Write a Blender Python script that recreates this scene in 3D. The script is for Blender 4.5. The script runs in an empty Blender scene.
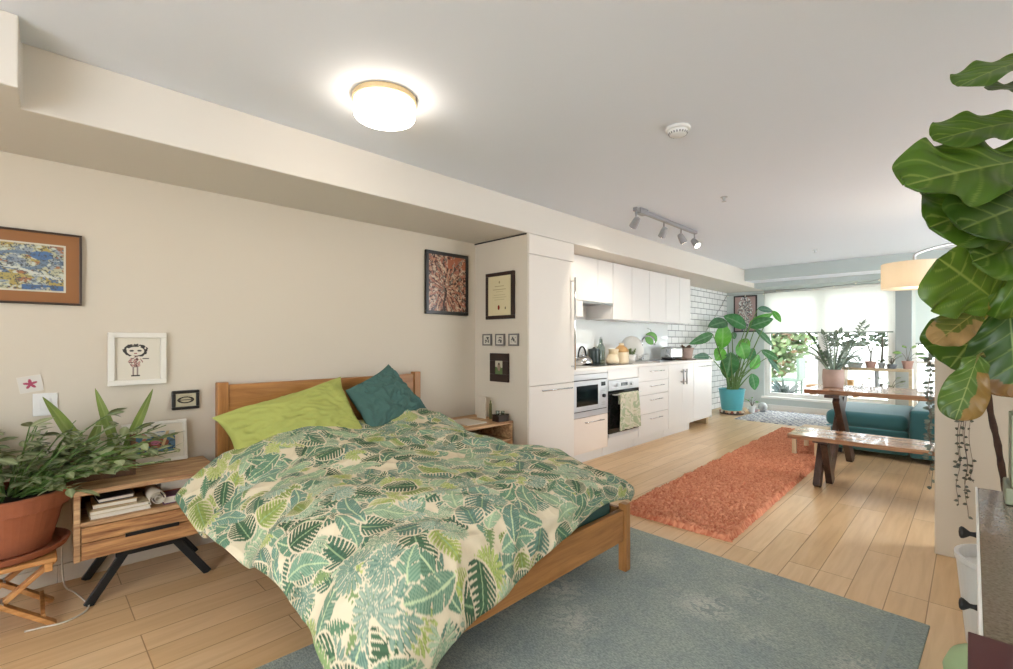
import bpy, math, random
import numpy as np
from mathutils import Vector, noise as mnoise
random.seed(7); rng = np.random.default_rng(7)
PI = math.pi
SKY, EXPO = 5.2, 1.08
scene = bpy.context.scene
COL = scene.collection

# ------------------------------------------------------------------ colour and materials
def lin(h):
    h = h.lstrip('#'); o = []
    for i in (0, 2, 4):
        c = int(h[i:i+2], 16)/255
        o.append(c/12.92 if c <= .04045 else ((c+.055)/1.055)**2.4)
    return tuple(o)

def base_mat(name):
    m = bpy.data.materials.new(name); m.use_nodes = True
    nt = m.node_tree; b = nt.nodes['Principled BSDF']
    return m, nt, b

def mat(name, col, rough=.5, metal=0., noise=0., nscale=8., bump=0., bscale=60., stretch=None, spec=None, coat=0., col2=None, emit=None, estr=0., sheen=0.):
    """Principled material; noise mixes col with col2 (or a darker col) through object-space noise."""
    m, nt, b = base_mat(name)
    c = lin(col) if isinstance(col, str) else col
    b.inputs['Base Color'].default_value = (*c, 1)
    b.inputs['Roughness'].default_value = rough
    b.inputs['Metallic'].default_value = metal
    if spec is not None: b.inputs['Specular IOR Level'].default_value = spec
    if coat: b.inputs['Coat Weight'].default_value = coat; b.inputs['Coat Roughness'].default_value = .08
    if sheen: b.inputs['Sheen Weight'].default_value = sheen
    if emit: b.inputs['Emission Color'].default_value = (*lin(emit), 1); b.inputs['Emission Strength'].default_value = estr
    if noise or bump:
        tc = nt.nodes.new('ShaderNodeTexCoord'); mp = nt.nodes.new('ShaderNodeMapping')
        nt.links.new(tc.outputs['Object'], mp.inputs['Vector'])
        if stretch: mp.inputs['Scale'].default_value = stretch
    if noise:
        n = nt.nodes.new('ShaderNodeTexNoise'); n.inputs['Scale'].default_value = nscale; n.inputs['Detail'].default_value = 6
        n.inputs['Roughness'].default_value = .6
        nt.links.new(mp.outputs[0], n.inputs['Vector'])
        r = nt.nodes.new('ShaderNodeMapRange'); r.inputs['From Min'].default_value = .3; r.inputs['From Max'].default_value = .7
        r.inputs['To Min'].default_value = 0; r.inputs['To Max'].default_value = noise
        nt.links.new(n.outputs['Fac'], r.inputs['Value'])
        mx = nt.nodes.new('ShaderNodeMix'); mx.data_type = 'RGBA'
        nt.links.new(r.outputs[0], mx.inputs['Factor'])
        c2 = (lin(col2) if isinstance(col2, str) else col2) if col2 else tuple(x*.45 for x in c)
        mx.inputs['A'].default_value = (*c, 1); mx.inputs['B'].default_value = (*c2, 1)
        nt.links.new(mx.outputs['Result'], b.inputs['Base Color'])
    if bump:
        n2 = nt.nodes.new('ShaderNodeTexNoise'); n2.inputs['Scale'].default_value = bscale; n2.inputs['Detail'].default_value = 4
        nt.links.new(mp.outputs[0], n2.inputs['Vector'])
        bp = nt.nodes.new('ShaderNodeBump'); bp.inputs['Strength'].default_value = bump; bp.inputs['Distance'].default_value = .004
        nt.links.new(n2.outputs['Fac'], bp.inputs['Height']); nt.links.new(bp.outputs[0], b.inputs['Normal'])
    return m

def attr_mat(name, rough=.6, spec=None, trans=0., bump=0., bscale=80., coat=0.):
    """colour comes from the mesh's own colour attribute (printed pattern, leaf veins, artwork)."""
    m, nt, b = base_mat(name)
    a = nt.nodes.new('ShaderNodeVertexColor'); a.layer_name = 'Col'
    nt.links.new(a.outputs['Color'], b.inputs['Base Color'])
    b.inputs['Roughness'].default_value = rough
    if spec is not None: b.inputs['Specular IOR Level'].default_value = spec
    if coat: b.inputs['Coat Weight'].default_value = coat; b.inputs['Coat Roughness'].default_value = .05
    if bump:
        n2 = nt.nodes.new('ShaderNodeTexNoise'); n2.inputs['Scale'].default_value = bscale
        tc = nt.nodes.new('ShaderNodeTexCoord'); nt.links.new(tc.outputs['Object'], n2.inputs['Vector'])
        bp = nt.nodes.new('ShaderNodeBump'); bp.inputs['Strength'].default_value = bump; bp.inputs['Distance'].default_value = .003
        nt.links.new(n2.outputs['Fac'], bp.inputs['Height']); nt.links.new(bp.outputs[0], b.inputs['Normal'])
    if trans:
        t = nt.nodes.new('ShaderNodeBsdfTranslucent'); nt.links.new(a.outputs['Color'], t.inputs['Color'])
        mx = nt.nodes.new('ShaderNodeMixShader'); mx.inputs[0].default_value = trans
        out = nt.nodes['Material Output']
        nt.links.new(b.outputs[0], mx.inputs[1]); nt.links.new(t.outputs[0], mx.inputs[2]); nt.links.new(mx.outputs[0], out.inputs['Surface'])
    return m

def wood(name, c1, c2, rough=.45, axis='Y', scale=1., bump=.15, coat=0.):
    """wood grain: noise stretched along one axis, two colours."""
    m, nt, b = base_mat(name)
    tc = nt.nodes.new('ShaderNodeTexCoord'); mp = nt.nodes.new('ShaderNodeMapping')
    s = {'X': (1.2, 14, 14), 'Y': (14, 1.2, 14), 'Z': (14, 14, 1.2)}[axis]
    mp.inputs['Scale'].default_value = tuple(k*scale for k in s)
    nt.links.new(tc.outputs['Object'], mp.inputs['Vector'])
    n = nt.nodes.new('ShaderNodeTexNoise'); n.inputs['Scale'].default_value = 2.2; n.inputs['Detail'].default_value = 8; n.inputs['Roughness'].default_value = .65; n.inputs['Distortion'].default_value = .6
    nt.links.new(mp.outputs[0], n.inputs['Vector'])
    cr = nt.nodes.new('ShaderNodeValToRGB'); cr.color_ramp.elements[0].position = .32; cr.color_ramp.elements[1].position = .68
    cr.color_ramp.elements[0].color = (*lin(c2), 1); cr.color_ramp.elements[1].color = (*lin(c1), 1)
    nt.links.new(n.outputs['Fac'], cr.inputs[0]); nt.links.new(cr.outputs[0], b.inputs['Base Color'])
    b.inputs['Roughness'].default_value = rough
    if coat: b.inputs['Coat Weight'].default_value = coat
    bp = nt.nodes.new('ShaderNodeBump'); bp.inputs['Strength'].default_value = bump; bp.inputs['Distance'].default_value = .002
    nt.links.new(n.outputs['Fac'], bp.inputs['Height']); nt.links.new(bp.outputs[0], b.inputs['Normal'])
    return m

def glass(name, tint='#ffffff', rough=.0):
    m, nt, b = base_mat(name)
    b.inputs['Base Color'].default_value = (*lin(tint), 1); b.inputs['Roughness'].default_value = rough
    b.inputs['Transmission Weight'].default_value = 1; b.inputs['IOR'].default_value = 1.45
    return m

def thin_glass(name, tint='#ffffff', refl=.08):
    m, nt, b = base_mat(name)
    out = nt.nodes['Material Output']
    t = nt.nodes.new('ShaderNodeBsdfTransparent'); t.inputs['Color'].default_value = (*lin(tint), 1)
    g = nt.nodes.new('ShaderNodeBsdfGlossy'); g.inputs['Roughness'].default_value = .02
    mx = nt.nodes.new('ShaderNodeMixShader'); mx.inputs[0].default_value = refl
    nt.links.new(t.outputs[0], mx.inputs[1]); nt.links.new(g.outputs[0], mx.inputs[2]); nt.links.new(mx.outputs[0], out.inputs['Surface'])
    return m

# ------------------------------------------------------------------ mesh builder and scene tree
ORG = {}
class MB:
    def __init__(s): s.v = []; s.f = []; s.c = []; s.col = None
    def add(s, vs, fs, col=None):
        o = len(s.v); s.v += [tuple(p) for p in vs]; s.f += [tuple(i+o for i in f) for f in fs]
        if col is not None or s.c:
            while len(s.c) < o: s.c.append((1, 1, 1))
            s.c += list(col) if col is not None and hasattr(col[0], '__len__') else [col or (1, 1, 1)]*len(vs)
        return s
    def box(s, x0, x1, y0, y1, z0, z1):
        v = [(x, y, z) for x in (x0, x1) for y in (y0, y1) for z in (z0, z1)]
        return s.add(v, [(0,1,3,2),(4,6,7,5),(0,4,5,1),(2,3,7,6),(0,2,6,4),(1,5,7,3)])
    def bar(s, p0, p1, w, h, up=(0,0,1)):
        p0, p1 = Vector(p0), Vector(p1); d = (p1-p0).normalized(); up = Vector(up)
        sd = d.cross(up)
        if sd.length < 1e-4: sd = d.cross(Vector((1,0,0)))
        sd.normalize(); u2 = sd.cross(d)
        v = [p+sd*a*w/2+u2*b*h/2 for p in (p0, p1) for a, b in ((-1,-1),(1,-1),(1,1),(-1,1))]
        return s.add(v, [(3,2,1,0),(4,5,6,7),(0,1,5,4),(1,2,6,5),(2,3,7,6),(3,0,4,7)])
    def tube(s, pts, r, n=10):
        pts = [Vector(p) for p in pts]; k = len(pts); rs = r if hasattr(r, '__len__') else [r]*k
        v, f = [], []; prev = None
        for i, p in enumerate(pts):
            d = (pts[min(i+1, k-1)]-pts[max(i-1, 0)]).normalized()
            a = (prev - d*prev.dot(d)) if prev else d.cross(Vector((.13,.31,.94)))
            if a.length < 1e-5: a = d.cross(Vector((1,0,0)))
            a.normalize(); prev = a; b = d.cross(a)
            v += [p+(a*math.cos(2*PI*j/n)+b*math.sin(2*PI*j/n))*rs[i] for j in range(n)]
        for i in range(k-1):
            for j in range(n): f.append((i*n+j, i*n+(j+1)%n, (i+1)*n+(j+1)%n, (i+1)*n+j))
        f.append(tuple(range(n-1,-1,-1))); f.append(tuple((k-1)*n+j for j in range(n)))
        return s.add(v, f)
    def lathe(s, prof, c=(0,0,0), n=32, sq=(1,1), cap=True):
        v, f = [], []
        for r, z in prof:
            v += [(c[0]+max(r,1e-4)*math.cos(2*PI*j/n)*sq[0], c[1]+max(r,1e-4)*math.sin(2*PI*j/n)*sq[1], c[2]+z) for j in range(n)]
        for i in range(len(prof)-1):
            for j in range(n): f.append((i*n+j, i*n+(j+1)%n, (i+1)*n+(j+1)%n, (i+1)*n+j))
        if cap and prof[0][0] > 1e-3: f.append(tuple(range(n-1,-1,-1)))
        if cap and prof[-1][0] > 1e-3: f.append(tuple((len(prof)-1)*n+j for j in range(n)))
        return s.add(v, f)
    def sphere(s, c, r, n=12, sq=(1,1,1)):
        prof = [(r*math.sin(PI*i/n), -r*math.cos(PI*i/n)*sq[2]) for i in range(n+1)]
        return s.lathe(prof, c, n*2, sq[:2])
    def grid(s, P, col=None):
        nu, nv = P.shape[:2]; v = P.reshape(-1, 3).tolist()
        f = [(i*nv+j, (i+1)*nv+j, (i+1)*nv+j+1, i*nv+j+1) for i in range(nu-1) for j in range(nv-1)]
        return s.add(v, f, None if col is None else col.reshape(-1, 3).tolist())
    def prism(s, poly, z0, z1):
        n = len(poly); v = [(x, y, z0) for x, y in poly]+[(x, y, z1) for x, y in poly]
        return s.add(v, [tuple(range(n-1,-1,-1)), tuple(range(n, 2*n))]+[(i, (i+1)%n, n+(i+1)%n, n+i) for i in range(n)])
    def build(s, name, m, parent=None, bevel=0, smooth=False, solid=0, sub=0, seg=2, local=False, origin=None):
        me = bpy.data.meshes.new(name); 
        if parent is not None: o3 = (0,0,0) if local else ORG[parent.name]
        elif origin is not None: o3 = origin
        else:
            a = np.array(s.v); o3 = ((a[:,0].min()+a[:,0].max())/2, (a[:,1].min()+a[:,1].max())/2, a[:,2].min())
        vs = np.array(s.v, dtype=float)-np.array(o3)
        me.from_pydata(vs.tolist(), [], s.f); me.update()
        if s.c:
            at = me.color_attributes.new('Col', 'FLOAT_COLOR', 'POINT')
            cc = np.ones((len(s.v), 4)); cc[:len(s.c), :3] = s.c
            at.data.foreach_set('color', cc.ravel())
        ms = m if isinstance(m, (list, tuple)) else [m]
        for q in ms: me.materials.append(q)
        if smooth: me.polygons.foreach_set('use_smooth', [True]*len(me.polygons))
        ob = bpy.data.objects.new(name, me); COL.objects.link(ob)
        ORG[ob.name] = tuple(o3) if not local else (0,0,0)
        if parent is not None:
            ob.parent = parent
        else: ob.location = o3
        if bevel:
            b = ob.modifiers.new('edge', 'BEVEL'); b.width = bevel; b.segments = seg; b.limit_method = 'ANGLE'; b.angle_limit = .6
        if solid:
            q = ob.modifiers.new('thick', 'SOLIDIFY'); q.thickness = abs(solid); q.offset = -1 if solid > 0 else 1
        if sub:
            q = ob.modifiers.new('sub', 'SUBSURF'); q.levels = sub; q.render_levels = sub
        if smooth and smooth != True:
            pass
        return ob

def tag(o, label=None, cat=None, group=None, kind=None):
    for k, v in (('label', label), ('category', cat), ('group', group), ('kind', kind)):
        if v: o[k] = v
    return o
def thing(name, label, cat, loc, group=None, rz=0):
    o = bpy.data.objects.new(name, None); COL.objects.link(o); o.empty_display_size = .05
    o.location = loc; o.rotation_euler = (0, 0, rz); ORG[o.name] = tuple(loc)
    return tag(o, label, cat, group)
def struct(mb, name, m, **k): return tag(mb.build(name, m, **k), kind='structure')
def dup(root, loc, label=None, rz=None):
    def cp(o, par):
        c = o.copy(); COL.objects.link(c)
        if par is not None: c.parent = par
        for ch in list(o.children): cp(ch, c)
        return c
    r = cp(root, None); r.location = loc; ORG[r.name] = tuple(loc)
    if rz is not None: r.rotation_euler = (0, 0, rz)
    if label: r['label'] = label
    return r

# ------------------------------------------------------------------ leaves
def leaf(mb, B, T, w, N=None, shape='oval', col='#3f7a2f', vein='#8fae5f', edge=None, droop=.12, ruffle=.0, fold=.15, nu=22, nv=11, nveins=7, stain=None, smode='tip', seed=0):
    """one leaf from base B to tip T as a curved grid with printed veins; N is the side its face looks to."""
    B, T = Vector(B), Vector(T); L = (T-B).length; d = (T-B)/L
    N = Vector(N) if N is not None else Vector((0,0,1)); N = (N-d*N.dot(d))
    if N.length < 1e-4: N = d.cross(Vector((.3,.5,.8)))
    N.normalize(); S = d.cross(N)
    c0, c1 = np.array(lin(col)), np.array(lin(vein)); cs = np.array(lin(stain)) if stain else None
    P = np.zeros((nu, nv, 3)); C = np.zeros((nu, nv, 3))
    for i in range(nu):
        t = i/(nu-1)
        if shape == 'oval': wt = math.sin(PI*t**.85)**.75
        elif shape == 'fiddle':
            wt = min(1, (t/.10)**.6)*(.60+.40*min(1, max(0, (t-.25)/.4))**1.0*(2-min(1, max(0, (t-.25)/.4)))) if t <= .66 else max(0, 1-((t-.66)/.34)**3)**.5
        elif shape == 'paddle': wt = math.sin(PI*t**.7)**.6*(1-.25*t)
        else: wt = math.sin(PI*t)**.5
        if t < 1e-6 or t > 1-1e-6: wt = .02
        for j in range(nv):
            a = 2*j/(nv-1)-1
            p = B+d*(L*t)+S*(a*wt*w/2)
            h = -droop*L*(t-.0)**2 + droop*L*t + fold*abs(a)*wt*w/2 - fold*.5*a*a*wt*w/2
            h += ruffle*abs(a)**2*math.sin(t*19+(3 if a > 0 else 0)+seed)*w*.12
            h += ruffle*.35*abs(math.sin(PI*nveins*(t-.35*abs(a))))*w*.10*abs(a)**.5
            P[i, j] = p+N*h
            q = abs(a); f = 0
            if q < (.9/nv if nv > 20 else 1.1/nv): f = .7
            vv = abs(((t-.28*q)*nveins) % 1-.5)
            if vv > (.455 if nv > 20 else .42) and q > .02: f = max(f, (.45 if nv > 20 else .3)*(1-.6*q))
            k = c0*(.86+.3*mnoise.noise(p*9+Vector((seed,0,0))))*(1-f)+c1*f
            if cs is not None:
                wob = .12*mnoise.noise(p*30)
                hit = {'base': t < .10+wob, 'tip': (t > .84+wob and a > -.2), 'side': (a < -.35+wob*2 and t > .25), 'most': (a < -.25+wob*4 and t > .3) or t > .78+wob*2}[smode]
                if hit: k = k*.3+cs*.7*(1+2*wob)
            C[i, j] = k
    mb.grid(P, C)

def art(fn, w, h, res=90):
    """colours of a print: fn(u,v)->rgb linear, on a flat sheet in local X-Z."""
    nu = res; nv = max(8, int(res*h/w))
    u, v = np.meshgrid((np.arange(nu)+.5)/nu, (np.arange(nv)+.5)/nv, indexing='ij')
    return u, v, fn(u, v)
# ------------------------------------------------------------------ materials
WALL = mat('wall_paint', '#c9bfae', .75, bump=.05, bscale=180)
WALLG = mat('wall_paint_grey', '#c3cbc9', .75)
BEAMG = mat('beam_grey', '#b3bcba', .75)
COLG = mat('column_grey', '#9fa6a5', .7)  # darker than the window wall: backlit shade put into the colour
SOFF = mat('soffit_daylit', '#d0cac0', .75)  # whiter than the walls: daylight on the soffit put into the colour
CEIL = mat('ceiling_paint', '#dadfe7', .85, bump=.03, bscale=150)
WHITE = mat('white_paint', '#e6e4df', .45)
GLOSSW = mat('cabinet_white', '#dfdcd8', .22, spec=.5)
FRIDGEW = mat('fridge_panel_white', '#dcd5cb', .28)
STONEW = mat('countertop_white', '#e4e0da', .25, noise=.25, nscale=40, col2='#cfc9c1')
STEEL = mat('brushed_steel', '#b9babb', .3, metal=1.)
STEELW = mat('appliance_silver', '#c9c9cb', .35, metal=.55)
CHROME = mat('chrome', '#d8d9da', .12, metal=1.)
BLACKG = mat('black_glass', '#0c0d0f', .08)
BLACK = mat('black_paint', '#141414', .45)
BLACKM = mat('black_metal', '#17181a', .4, metal=.3)
DARKFR = mat('dark_brown_frame', '#2c1a14', .4, noise=.4, nscale=20)
OAK = wood('honey_wood', '#b9844c', '#936233', .38, 'Y', 1.0)
OAKX = wood('honey_wood_long', '#b9844c', '#936233', .38, 'X', 1.0)
OAKZ = wood('honey_wood_upright', '#b9844c', '#936233', .38, 'Z', 1.0)
MANGO = wood('rough_mango_wood', '#d8b486', '#7e5030', .6, 'Y', 1.2, .6)
MANGO2 = wood('rough_mango_wood_red', '#cf9d66', '#6f4022', .6, 'Y', 1.5, 1.)
PINE = wood('pine_slats', '#cf9a5f', '#a8703a', .5, 'Y', 1.2)
WALNUT = wood('walnut_slab', '#b5967a', '#855843', .26, 'X', .7, .12, coat=.3)  # paler and greyer: reflected sky on the slabs put into the colours
DARKLEG = wood('dark_stained_leg', '#5a4136', '#33231c', .4, 'Z', .8)
PALEW = wood('pale_wood', '#dccaa8', '#c2a67c', .5, 'Z', .8)
SHELFW = wood('bleached_shelf_wood', '#c9b89a', '#a58f6d', .5, 'X', .7)
TERRA = mat('terracotta', '#9c5a3a', .75, noise=.5, nscale=9, col2='#74402b', bump=.12, bscale=50)
TEALPOT = mat('teal_glaze', '#4fa2ac', .35)
TEALF = mat('teal_velvet', '#2d6a70', .7, noise=.35, nscale=3, sheen=.3, col2='#1d4f56', bump=.1, bscale=250)
TEALSH = mat('teal_cotton', '#44665f', .85, noise=.3, nscale=6, bump=.15, bscale=200, col2='#37564f')
LIME = mat('lime_cotton', '#a5ab5b', .85, noise=.3, nscale=5, bump=.15, bscale=200, col2='#93994c')
SHEETW = mat('white_linen', '#d8d4cb', .9)
PINKPOT = mat('pink_clay', '#ad9488', .7, noise=.3, nscale=14)
CREAM = mat('cream_ceramic', '#d8c7a8', .4)
TANC = mat('tan_stoneware', '#c59b63', .45, noise=.3, nscale=10)
SPROUT = attr_mat('leaf_surface', .42, spec=.45, trans=.22)
FIGM = attr_mat('fig_leaf_surface', .38, spec=.45, trans=.25)
PRINT = attr_mat('printed_paper', .6)
GLAZED = attr_mat('print_behind_glass', .25, spec=.5)
STEM = mat('green_stem', '#5c7a3c', .55)
BARK = mat('fig_bark', '#4a3226', .8, noise=.7, nscale=30, bump=.4, bscale=90, col2='#241611')
SOIL = mat('potting_soil', '#2c211a', .95, noise=.5, nscale=60, bump=.5, bscale=120)
PAPER = mat('paper', '#d9d2c2', .8)
MATB = mat('brown_mount_board', '#8a5a2e', .5)
BRASS = mat('brass_band', '#cdb68c', .4, metal=.5)
PLASTW = mat('white_plastic', '#d9d9d6', .4)
PLASTG = mat('grey_metal_spot', '#97989a', .4, metal=.4)
REDBOOK = mat('dark_red_cloth', '#481316', .5)
PANE = thin_glass('window_glass', '#f9fbfa', .06)
CLEARG = thin_glass('clear_glass', '#dfe6e2', .14)

def floor_material():
    m, nt, b = base_mat('maple_planks'); L = nt.links.new
    tc = nt.nodes.new('ShaderNodeTexCoord'); mp = nt.nodes.new('ShaderNodeMapping')
    mp.inputs['Rotation'].default_value = (0, 0, PI/2); mp.inputs['Location'].default_value = (.31, .0, 0)
    L(tc.outputs['Object'], mp.inputs['Vector'])
    br = nt.nodes.new('ShaderNodeTexBrick'); br.offset = .37; br.offset_frequency = 3
    br.inputs['Scale'].default_value = 1; br.inputs['Brick Width'].default_value = 1.24; br.inputs['Row Height'].default_value = .1362
    br.inputs['Mortar Size'].default_value = .0022; br.inputs['Mortar Smooth'].default_value = .2; br.inputs['Bias'].default_value = 0
    br.inputs['Color1'].default_value = (*lin('#e1c299'), 1); br.inputs['Color2'].default_value = (*lin('#d5b284'), 1); br.inputs['Mortar'].default_value = (*lin('#a37e55'), 1)
    L(mp.outputs[0], br.inputs['Vector'])
    mp2 = nt.nodes.new('ShaderNodeMapping'); mp2.inputs['Scale'].default_value = (16, 1.3, 16); L(tc.outputs['Object'], mp2.inputs['Vector'])
    n = nt.nodes.new('ShaderNodeTexNoise'); n.inputs['Scale'].default_value = 2; n.inputs['Detail'].default_value = 7; n.inputs['Distortion'].default_value = .5; L(mp2.outputs[0], n.inputs['Vector'])
    mx = nt.nodes.new('ShaderNodeMix'); mx.data_type = 'RGBA'; mx.blend_type = 'MULTIPLY'; mx.inputs['Factor'].default_value = .55
    cr = nt.nodes.new('ShaderNodeValToRGB'); cr.color_ramp.elements[0].position = .3; cr.color_ramp.elements[1].position = .62
    cr.color_ramp.elements[0].color = (.78, .70, .60, 1); cr.color_ramp.elements[1].color = (1, 1, 1, 1)
    L(n.outputs['Fac'], cr.inputs[0]); L(br.outputs['Color'], mx.inputs['A']); L(cr.outputs[0], mx.inputs['B'])
    L(mx.outputs['Result'], b.inputs['Base Color']); b.inputs['Roughness'].default_value = .34
    bp = nt.nodes.new('ShaderNodeBump'); bp.inputs['Strength'].default_value = .35; bp.inputs['Distance'].default_value = .002; bp.invert = True
    L(br.outputs['Fac'], bp.inputs['Height']); L(bp.outputs[0], b.inputs['Normal'])
    return m

def brick_material():
    m, nt, b = base_mat('white_brick'); L = nt.links.new
    tc = nt.nodes.new('ShaderNodeTexCoord'); sp = nt.nodes.new('ShaderNodeSeparateXYZ'); cb = nt.nodes.new('ShaderNodeCombineXYZ')
    L(tc.outputs['Object'], sp.inputs[0]); L(sp.outputs['Y'], cb.inputs['X']); L(sp.outputs['Z'], cb.inputs['Y'])
    br = nt.nodes.new('ShaderNodeTexBrick'); br.inputs['Scale'].default_value = 1; br.inputs['Brick Width'].default_value = .23; br.inputs['Row Height'].default_value = .093
    br.inputs['Mortar Size'].default_value = .006; br.inputs['Mortar Smooth'].default_value = .3
    br.inputs['Color1'].default_value = (*lin('#e9e9e8'), 1); br.inputs['Color2'].default_value = (*lin('#dedfdf'), 1); br.inputs['Mortar'].default_value = (*lin('#74787a'), 1)
    L(cb.outputs[0], br.inputs['Vector']); L(br.outputs['Color'], b.inputs['Base Color']); b.inputs['Roughness'].default_value = .5
    bp = nt.nodes.new('ShaderNodeBump'); bp.inputs['Strength'].default_value = .6; bp.inputs['Distance'].default_value = .006; bp.invert = True
    L(br.outputs['Fac'], bp.inputs['Height']); L(bp.outputs[0], b.inputs['Normal'])
    return m

def blind_material(name, col, tr):
    m, nt, b = base_mat(name); L = nt.links.new
    d = nt.nodes.new('ShaderNodeBsdfDiffuse'); d.inputs['Color'].default_value = (*lin(col), 1)
    t = nt.nodes.new('ShaderNodeBsdfTranslucent'); t.inputs['Color'].default_value = (*lin(col), 1)
    mx = nt.nodes.new('ShaderNodeMixShader'); mx.inputs[0].default_value = tr
    L(d.outputs[0], mx.inputs[1]); L(t.outputs[0], mx.inputs[2]); L(mx.outputs[0], nt.nodes['Material Output'].inputs['Surface'])
    return m
FLOORM = floor_material(); BRICKM = brick_material()

# ------------------------------------------------------------------ camera
th = math.atan(465.5/472)
cam = bpy.data.cameras.new('camera'); co = bpy.data.objects.new('camera', cam); COL.objects.link(co)
co.location = (0, 0, 1.15); co.rotation_euler = (PI/2, 0, th)
cam.sensor_width = 36; cam.lens = 472/1013*36; cam.shift_y = 6.5/1013; cam.clip_start = .02; cam.clip_end = 200
scene.camera = co

# ------------------------------------------------------------------ room shell
CZ = 2.245; YW = 8.72; XR = 2.3; YB = -2.2
struct(MB().box(-3.2, XR+.1, YB-.1, YW+.1, -.06, 0), 'floor', FLOORM, origin=(0, 0, 0))
struct(MB().box(-3.2, XR+.1, YB-.1, YW+.2, CZ, CZ+.08), 'ceiling', CEIL)
struct(MB().box(-3.2, -3.1, YB, 3.36, 0, CZ), 'wall_left', WALL)
struct(MB().box(-3.2, -3.1, 3.36, 5.55, 0, CZ), 'wall_kitchen', WHITE)
struct(MB().box(-3.2, -3.1, 5.55, YW, 0, CZ), 'wall_brick', BRICKM, origin=(0, 0, 0))
b = MB(); b.box(XR, XR+.1, YB, 4.0, 0, CZ); b.box(XR, XR+.1, 7.0, YW, 0, CZ); b.box(XR, XR+.1, 4.0, 7.0, 2.0, CZ); b.box(XR, XR+.1, 4.0, 7.0, 0, .5)  # unseen right wall; opening added to light the dining area and kitchen
struct(b, 'wall_right', WALL)
# rear wall is unseen; its wide opening is added to let fill light in
b = MB(); b.box(-3.2, -1.2, YB-.1, YB, 0, CZ); b.box(1.8, XR, YB-.1, YB, 0, CZ); b.box(-1.2, 1.8, YB-.1, YB, 2.1, CZ); b.box(-1.2, 1.8, YB-.1, YB, 0, .5)
struct(b, 'wall_rear', WALL)
struct(MB().prism([(-3.1, YB), (-2.28, YB), (-2.28, -.022), (-2.48, -.018), (-2.48, YW), (-3.1, YW)], 2.0, CZ), 'ceiling_soffit', SOFF, bevel=.005)
struct(MB().box(-2.478, XR, 7.72, 8.15, 2.07, CZ), 'ceiling_beam', CEIL)
struct(MB().box(-2.478, XR, 7.70, 7.72, 2.068, CZ), 'trim_beam_shade', BEAMG, bevel=.002)  # added board: shade of the beam's front put into a greyer colour
struct(MB().box(-2.478, XR, 8.15, YW, 1.995, CZ), 'ceiling_drop', BEAMG, bevel=.004)
struct(MB().box(-3.1, -2.482, 2.75, 2.768, 0, 2.0), 'wall_nook', WALL, bevel=.002)
struct(MB().box(-3.1, -2.49, 2.744, 2.75, 1.988, 1.998), 'trim_nook', BLACK)
struct(MB().box(-.144, XR, 3.44, 3.56, 0, 1.09), 'wall_partition', WALL, bevel=.006)
b = MB(); b.box(-3.1, -3.088, YB, .1, 0, .085); b.box(-3.1, -3.088, .1, 2.744, 0, .085)
struct(b, 'baseboard_left', WALL, bevel=.003)
struct(MB().box(-3.1, -2.5, 2.732, 2.744, 0, .085), 'baseboard_nook', WALL, bevel=.003)
# window wall
b = MB(); b.box(-3.1, -2.5, YW, YW+.14, 0, CZ); b.box(-2.5, -.78, YW, YW+.14, 0, .2); b.box(-.775, -.605, YW+.002, YW+.138, 0, CZ)
b.box(-2.5, -.78, YW, YW+.14, 1.99, CZ); b.box(-.6, XR, YW, YW+.14, 1.99, CZ); b.box(1.7, XR, YW, YW+.14, 0, 1.99)
struct(b, 'wall_window', WALLG)
struct(MB().box(-.78, -.6, YW-.02, YW, .0, 1.995), 'trim_column', COLG, bevel=.002)
struct(MB().box(-3.1, -.782, YW-.015, YW, 0, .09), 'baseboard_window', WHITE, bevel=.003)
struct(MB().box(-2.53, -.76, YW-.05, YW+.02, .19, .225), 'trim_sill', WHITE, bevel=.004)
w1 = MB(); fr = .055
for x0, x1 in ((-2.5, -2.5+fr), (-.78-fr, -.78), (-1.70, -1.63)): w1.box(x0, x1, YW+.02, YW+.09, .2, 1.99)
w1.box(-2.5, -.78, YW+.021, YW+.089, .2, .2+fr); w1.box(-2.5, -.78, YW+.021, YW+.089, 1.99-fr, 1.99)
for a, c in ((-2.445, -1.70), (-1.63, -.835)):
    for x0, x1 in ((a, a+.035), (c-.035, c)): w1.box(x0, x1, YW+.035, YW+.075, .255, 1.935)
    w1.box(a, c, YW+.036, YW+.074, .255, .29); w1.box(a, c, YW+.036, YW+.074, 1.9, 1.935)
win = struct(w1, 'window_1', WHITE, bevel=.004)
g = MB(); g.box(-2.41, -1.735, YW+.053, YW+.057, .29, 1.9); g.box(-1.595, -.87, YW+.053, YW+.057, .29, 1.9)
g.build('window_pane', PANE, win)
w2 = MB()
for x0, x1 in ((-.6, -.545), (.5, .57), (1.645, 1.7)): w2.box(x0, x1, YW+.02, YW+.09, .02, 1.99)
for z0, z1 in ((.02, .09), (.83, .875), (1.93, 1.99)): w2.box(-.6, 1.7, YW+.021, YW+.089, z0, z1)
win2 = struct(w2, 'window_2', WHITE, bevel=.004)
g = MB(); g.box(-.545, .5, YW+.053, YW+.057, .09, 1.93); g.box(.57, 1.645, YW+.053, YW+.057, .09, 1.93); g.build('window_pane', PANE, win2)

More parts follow.
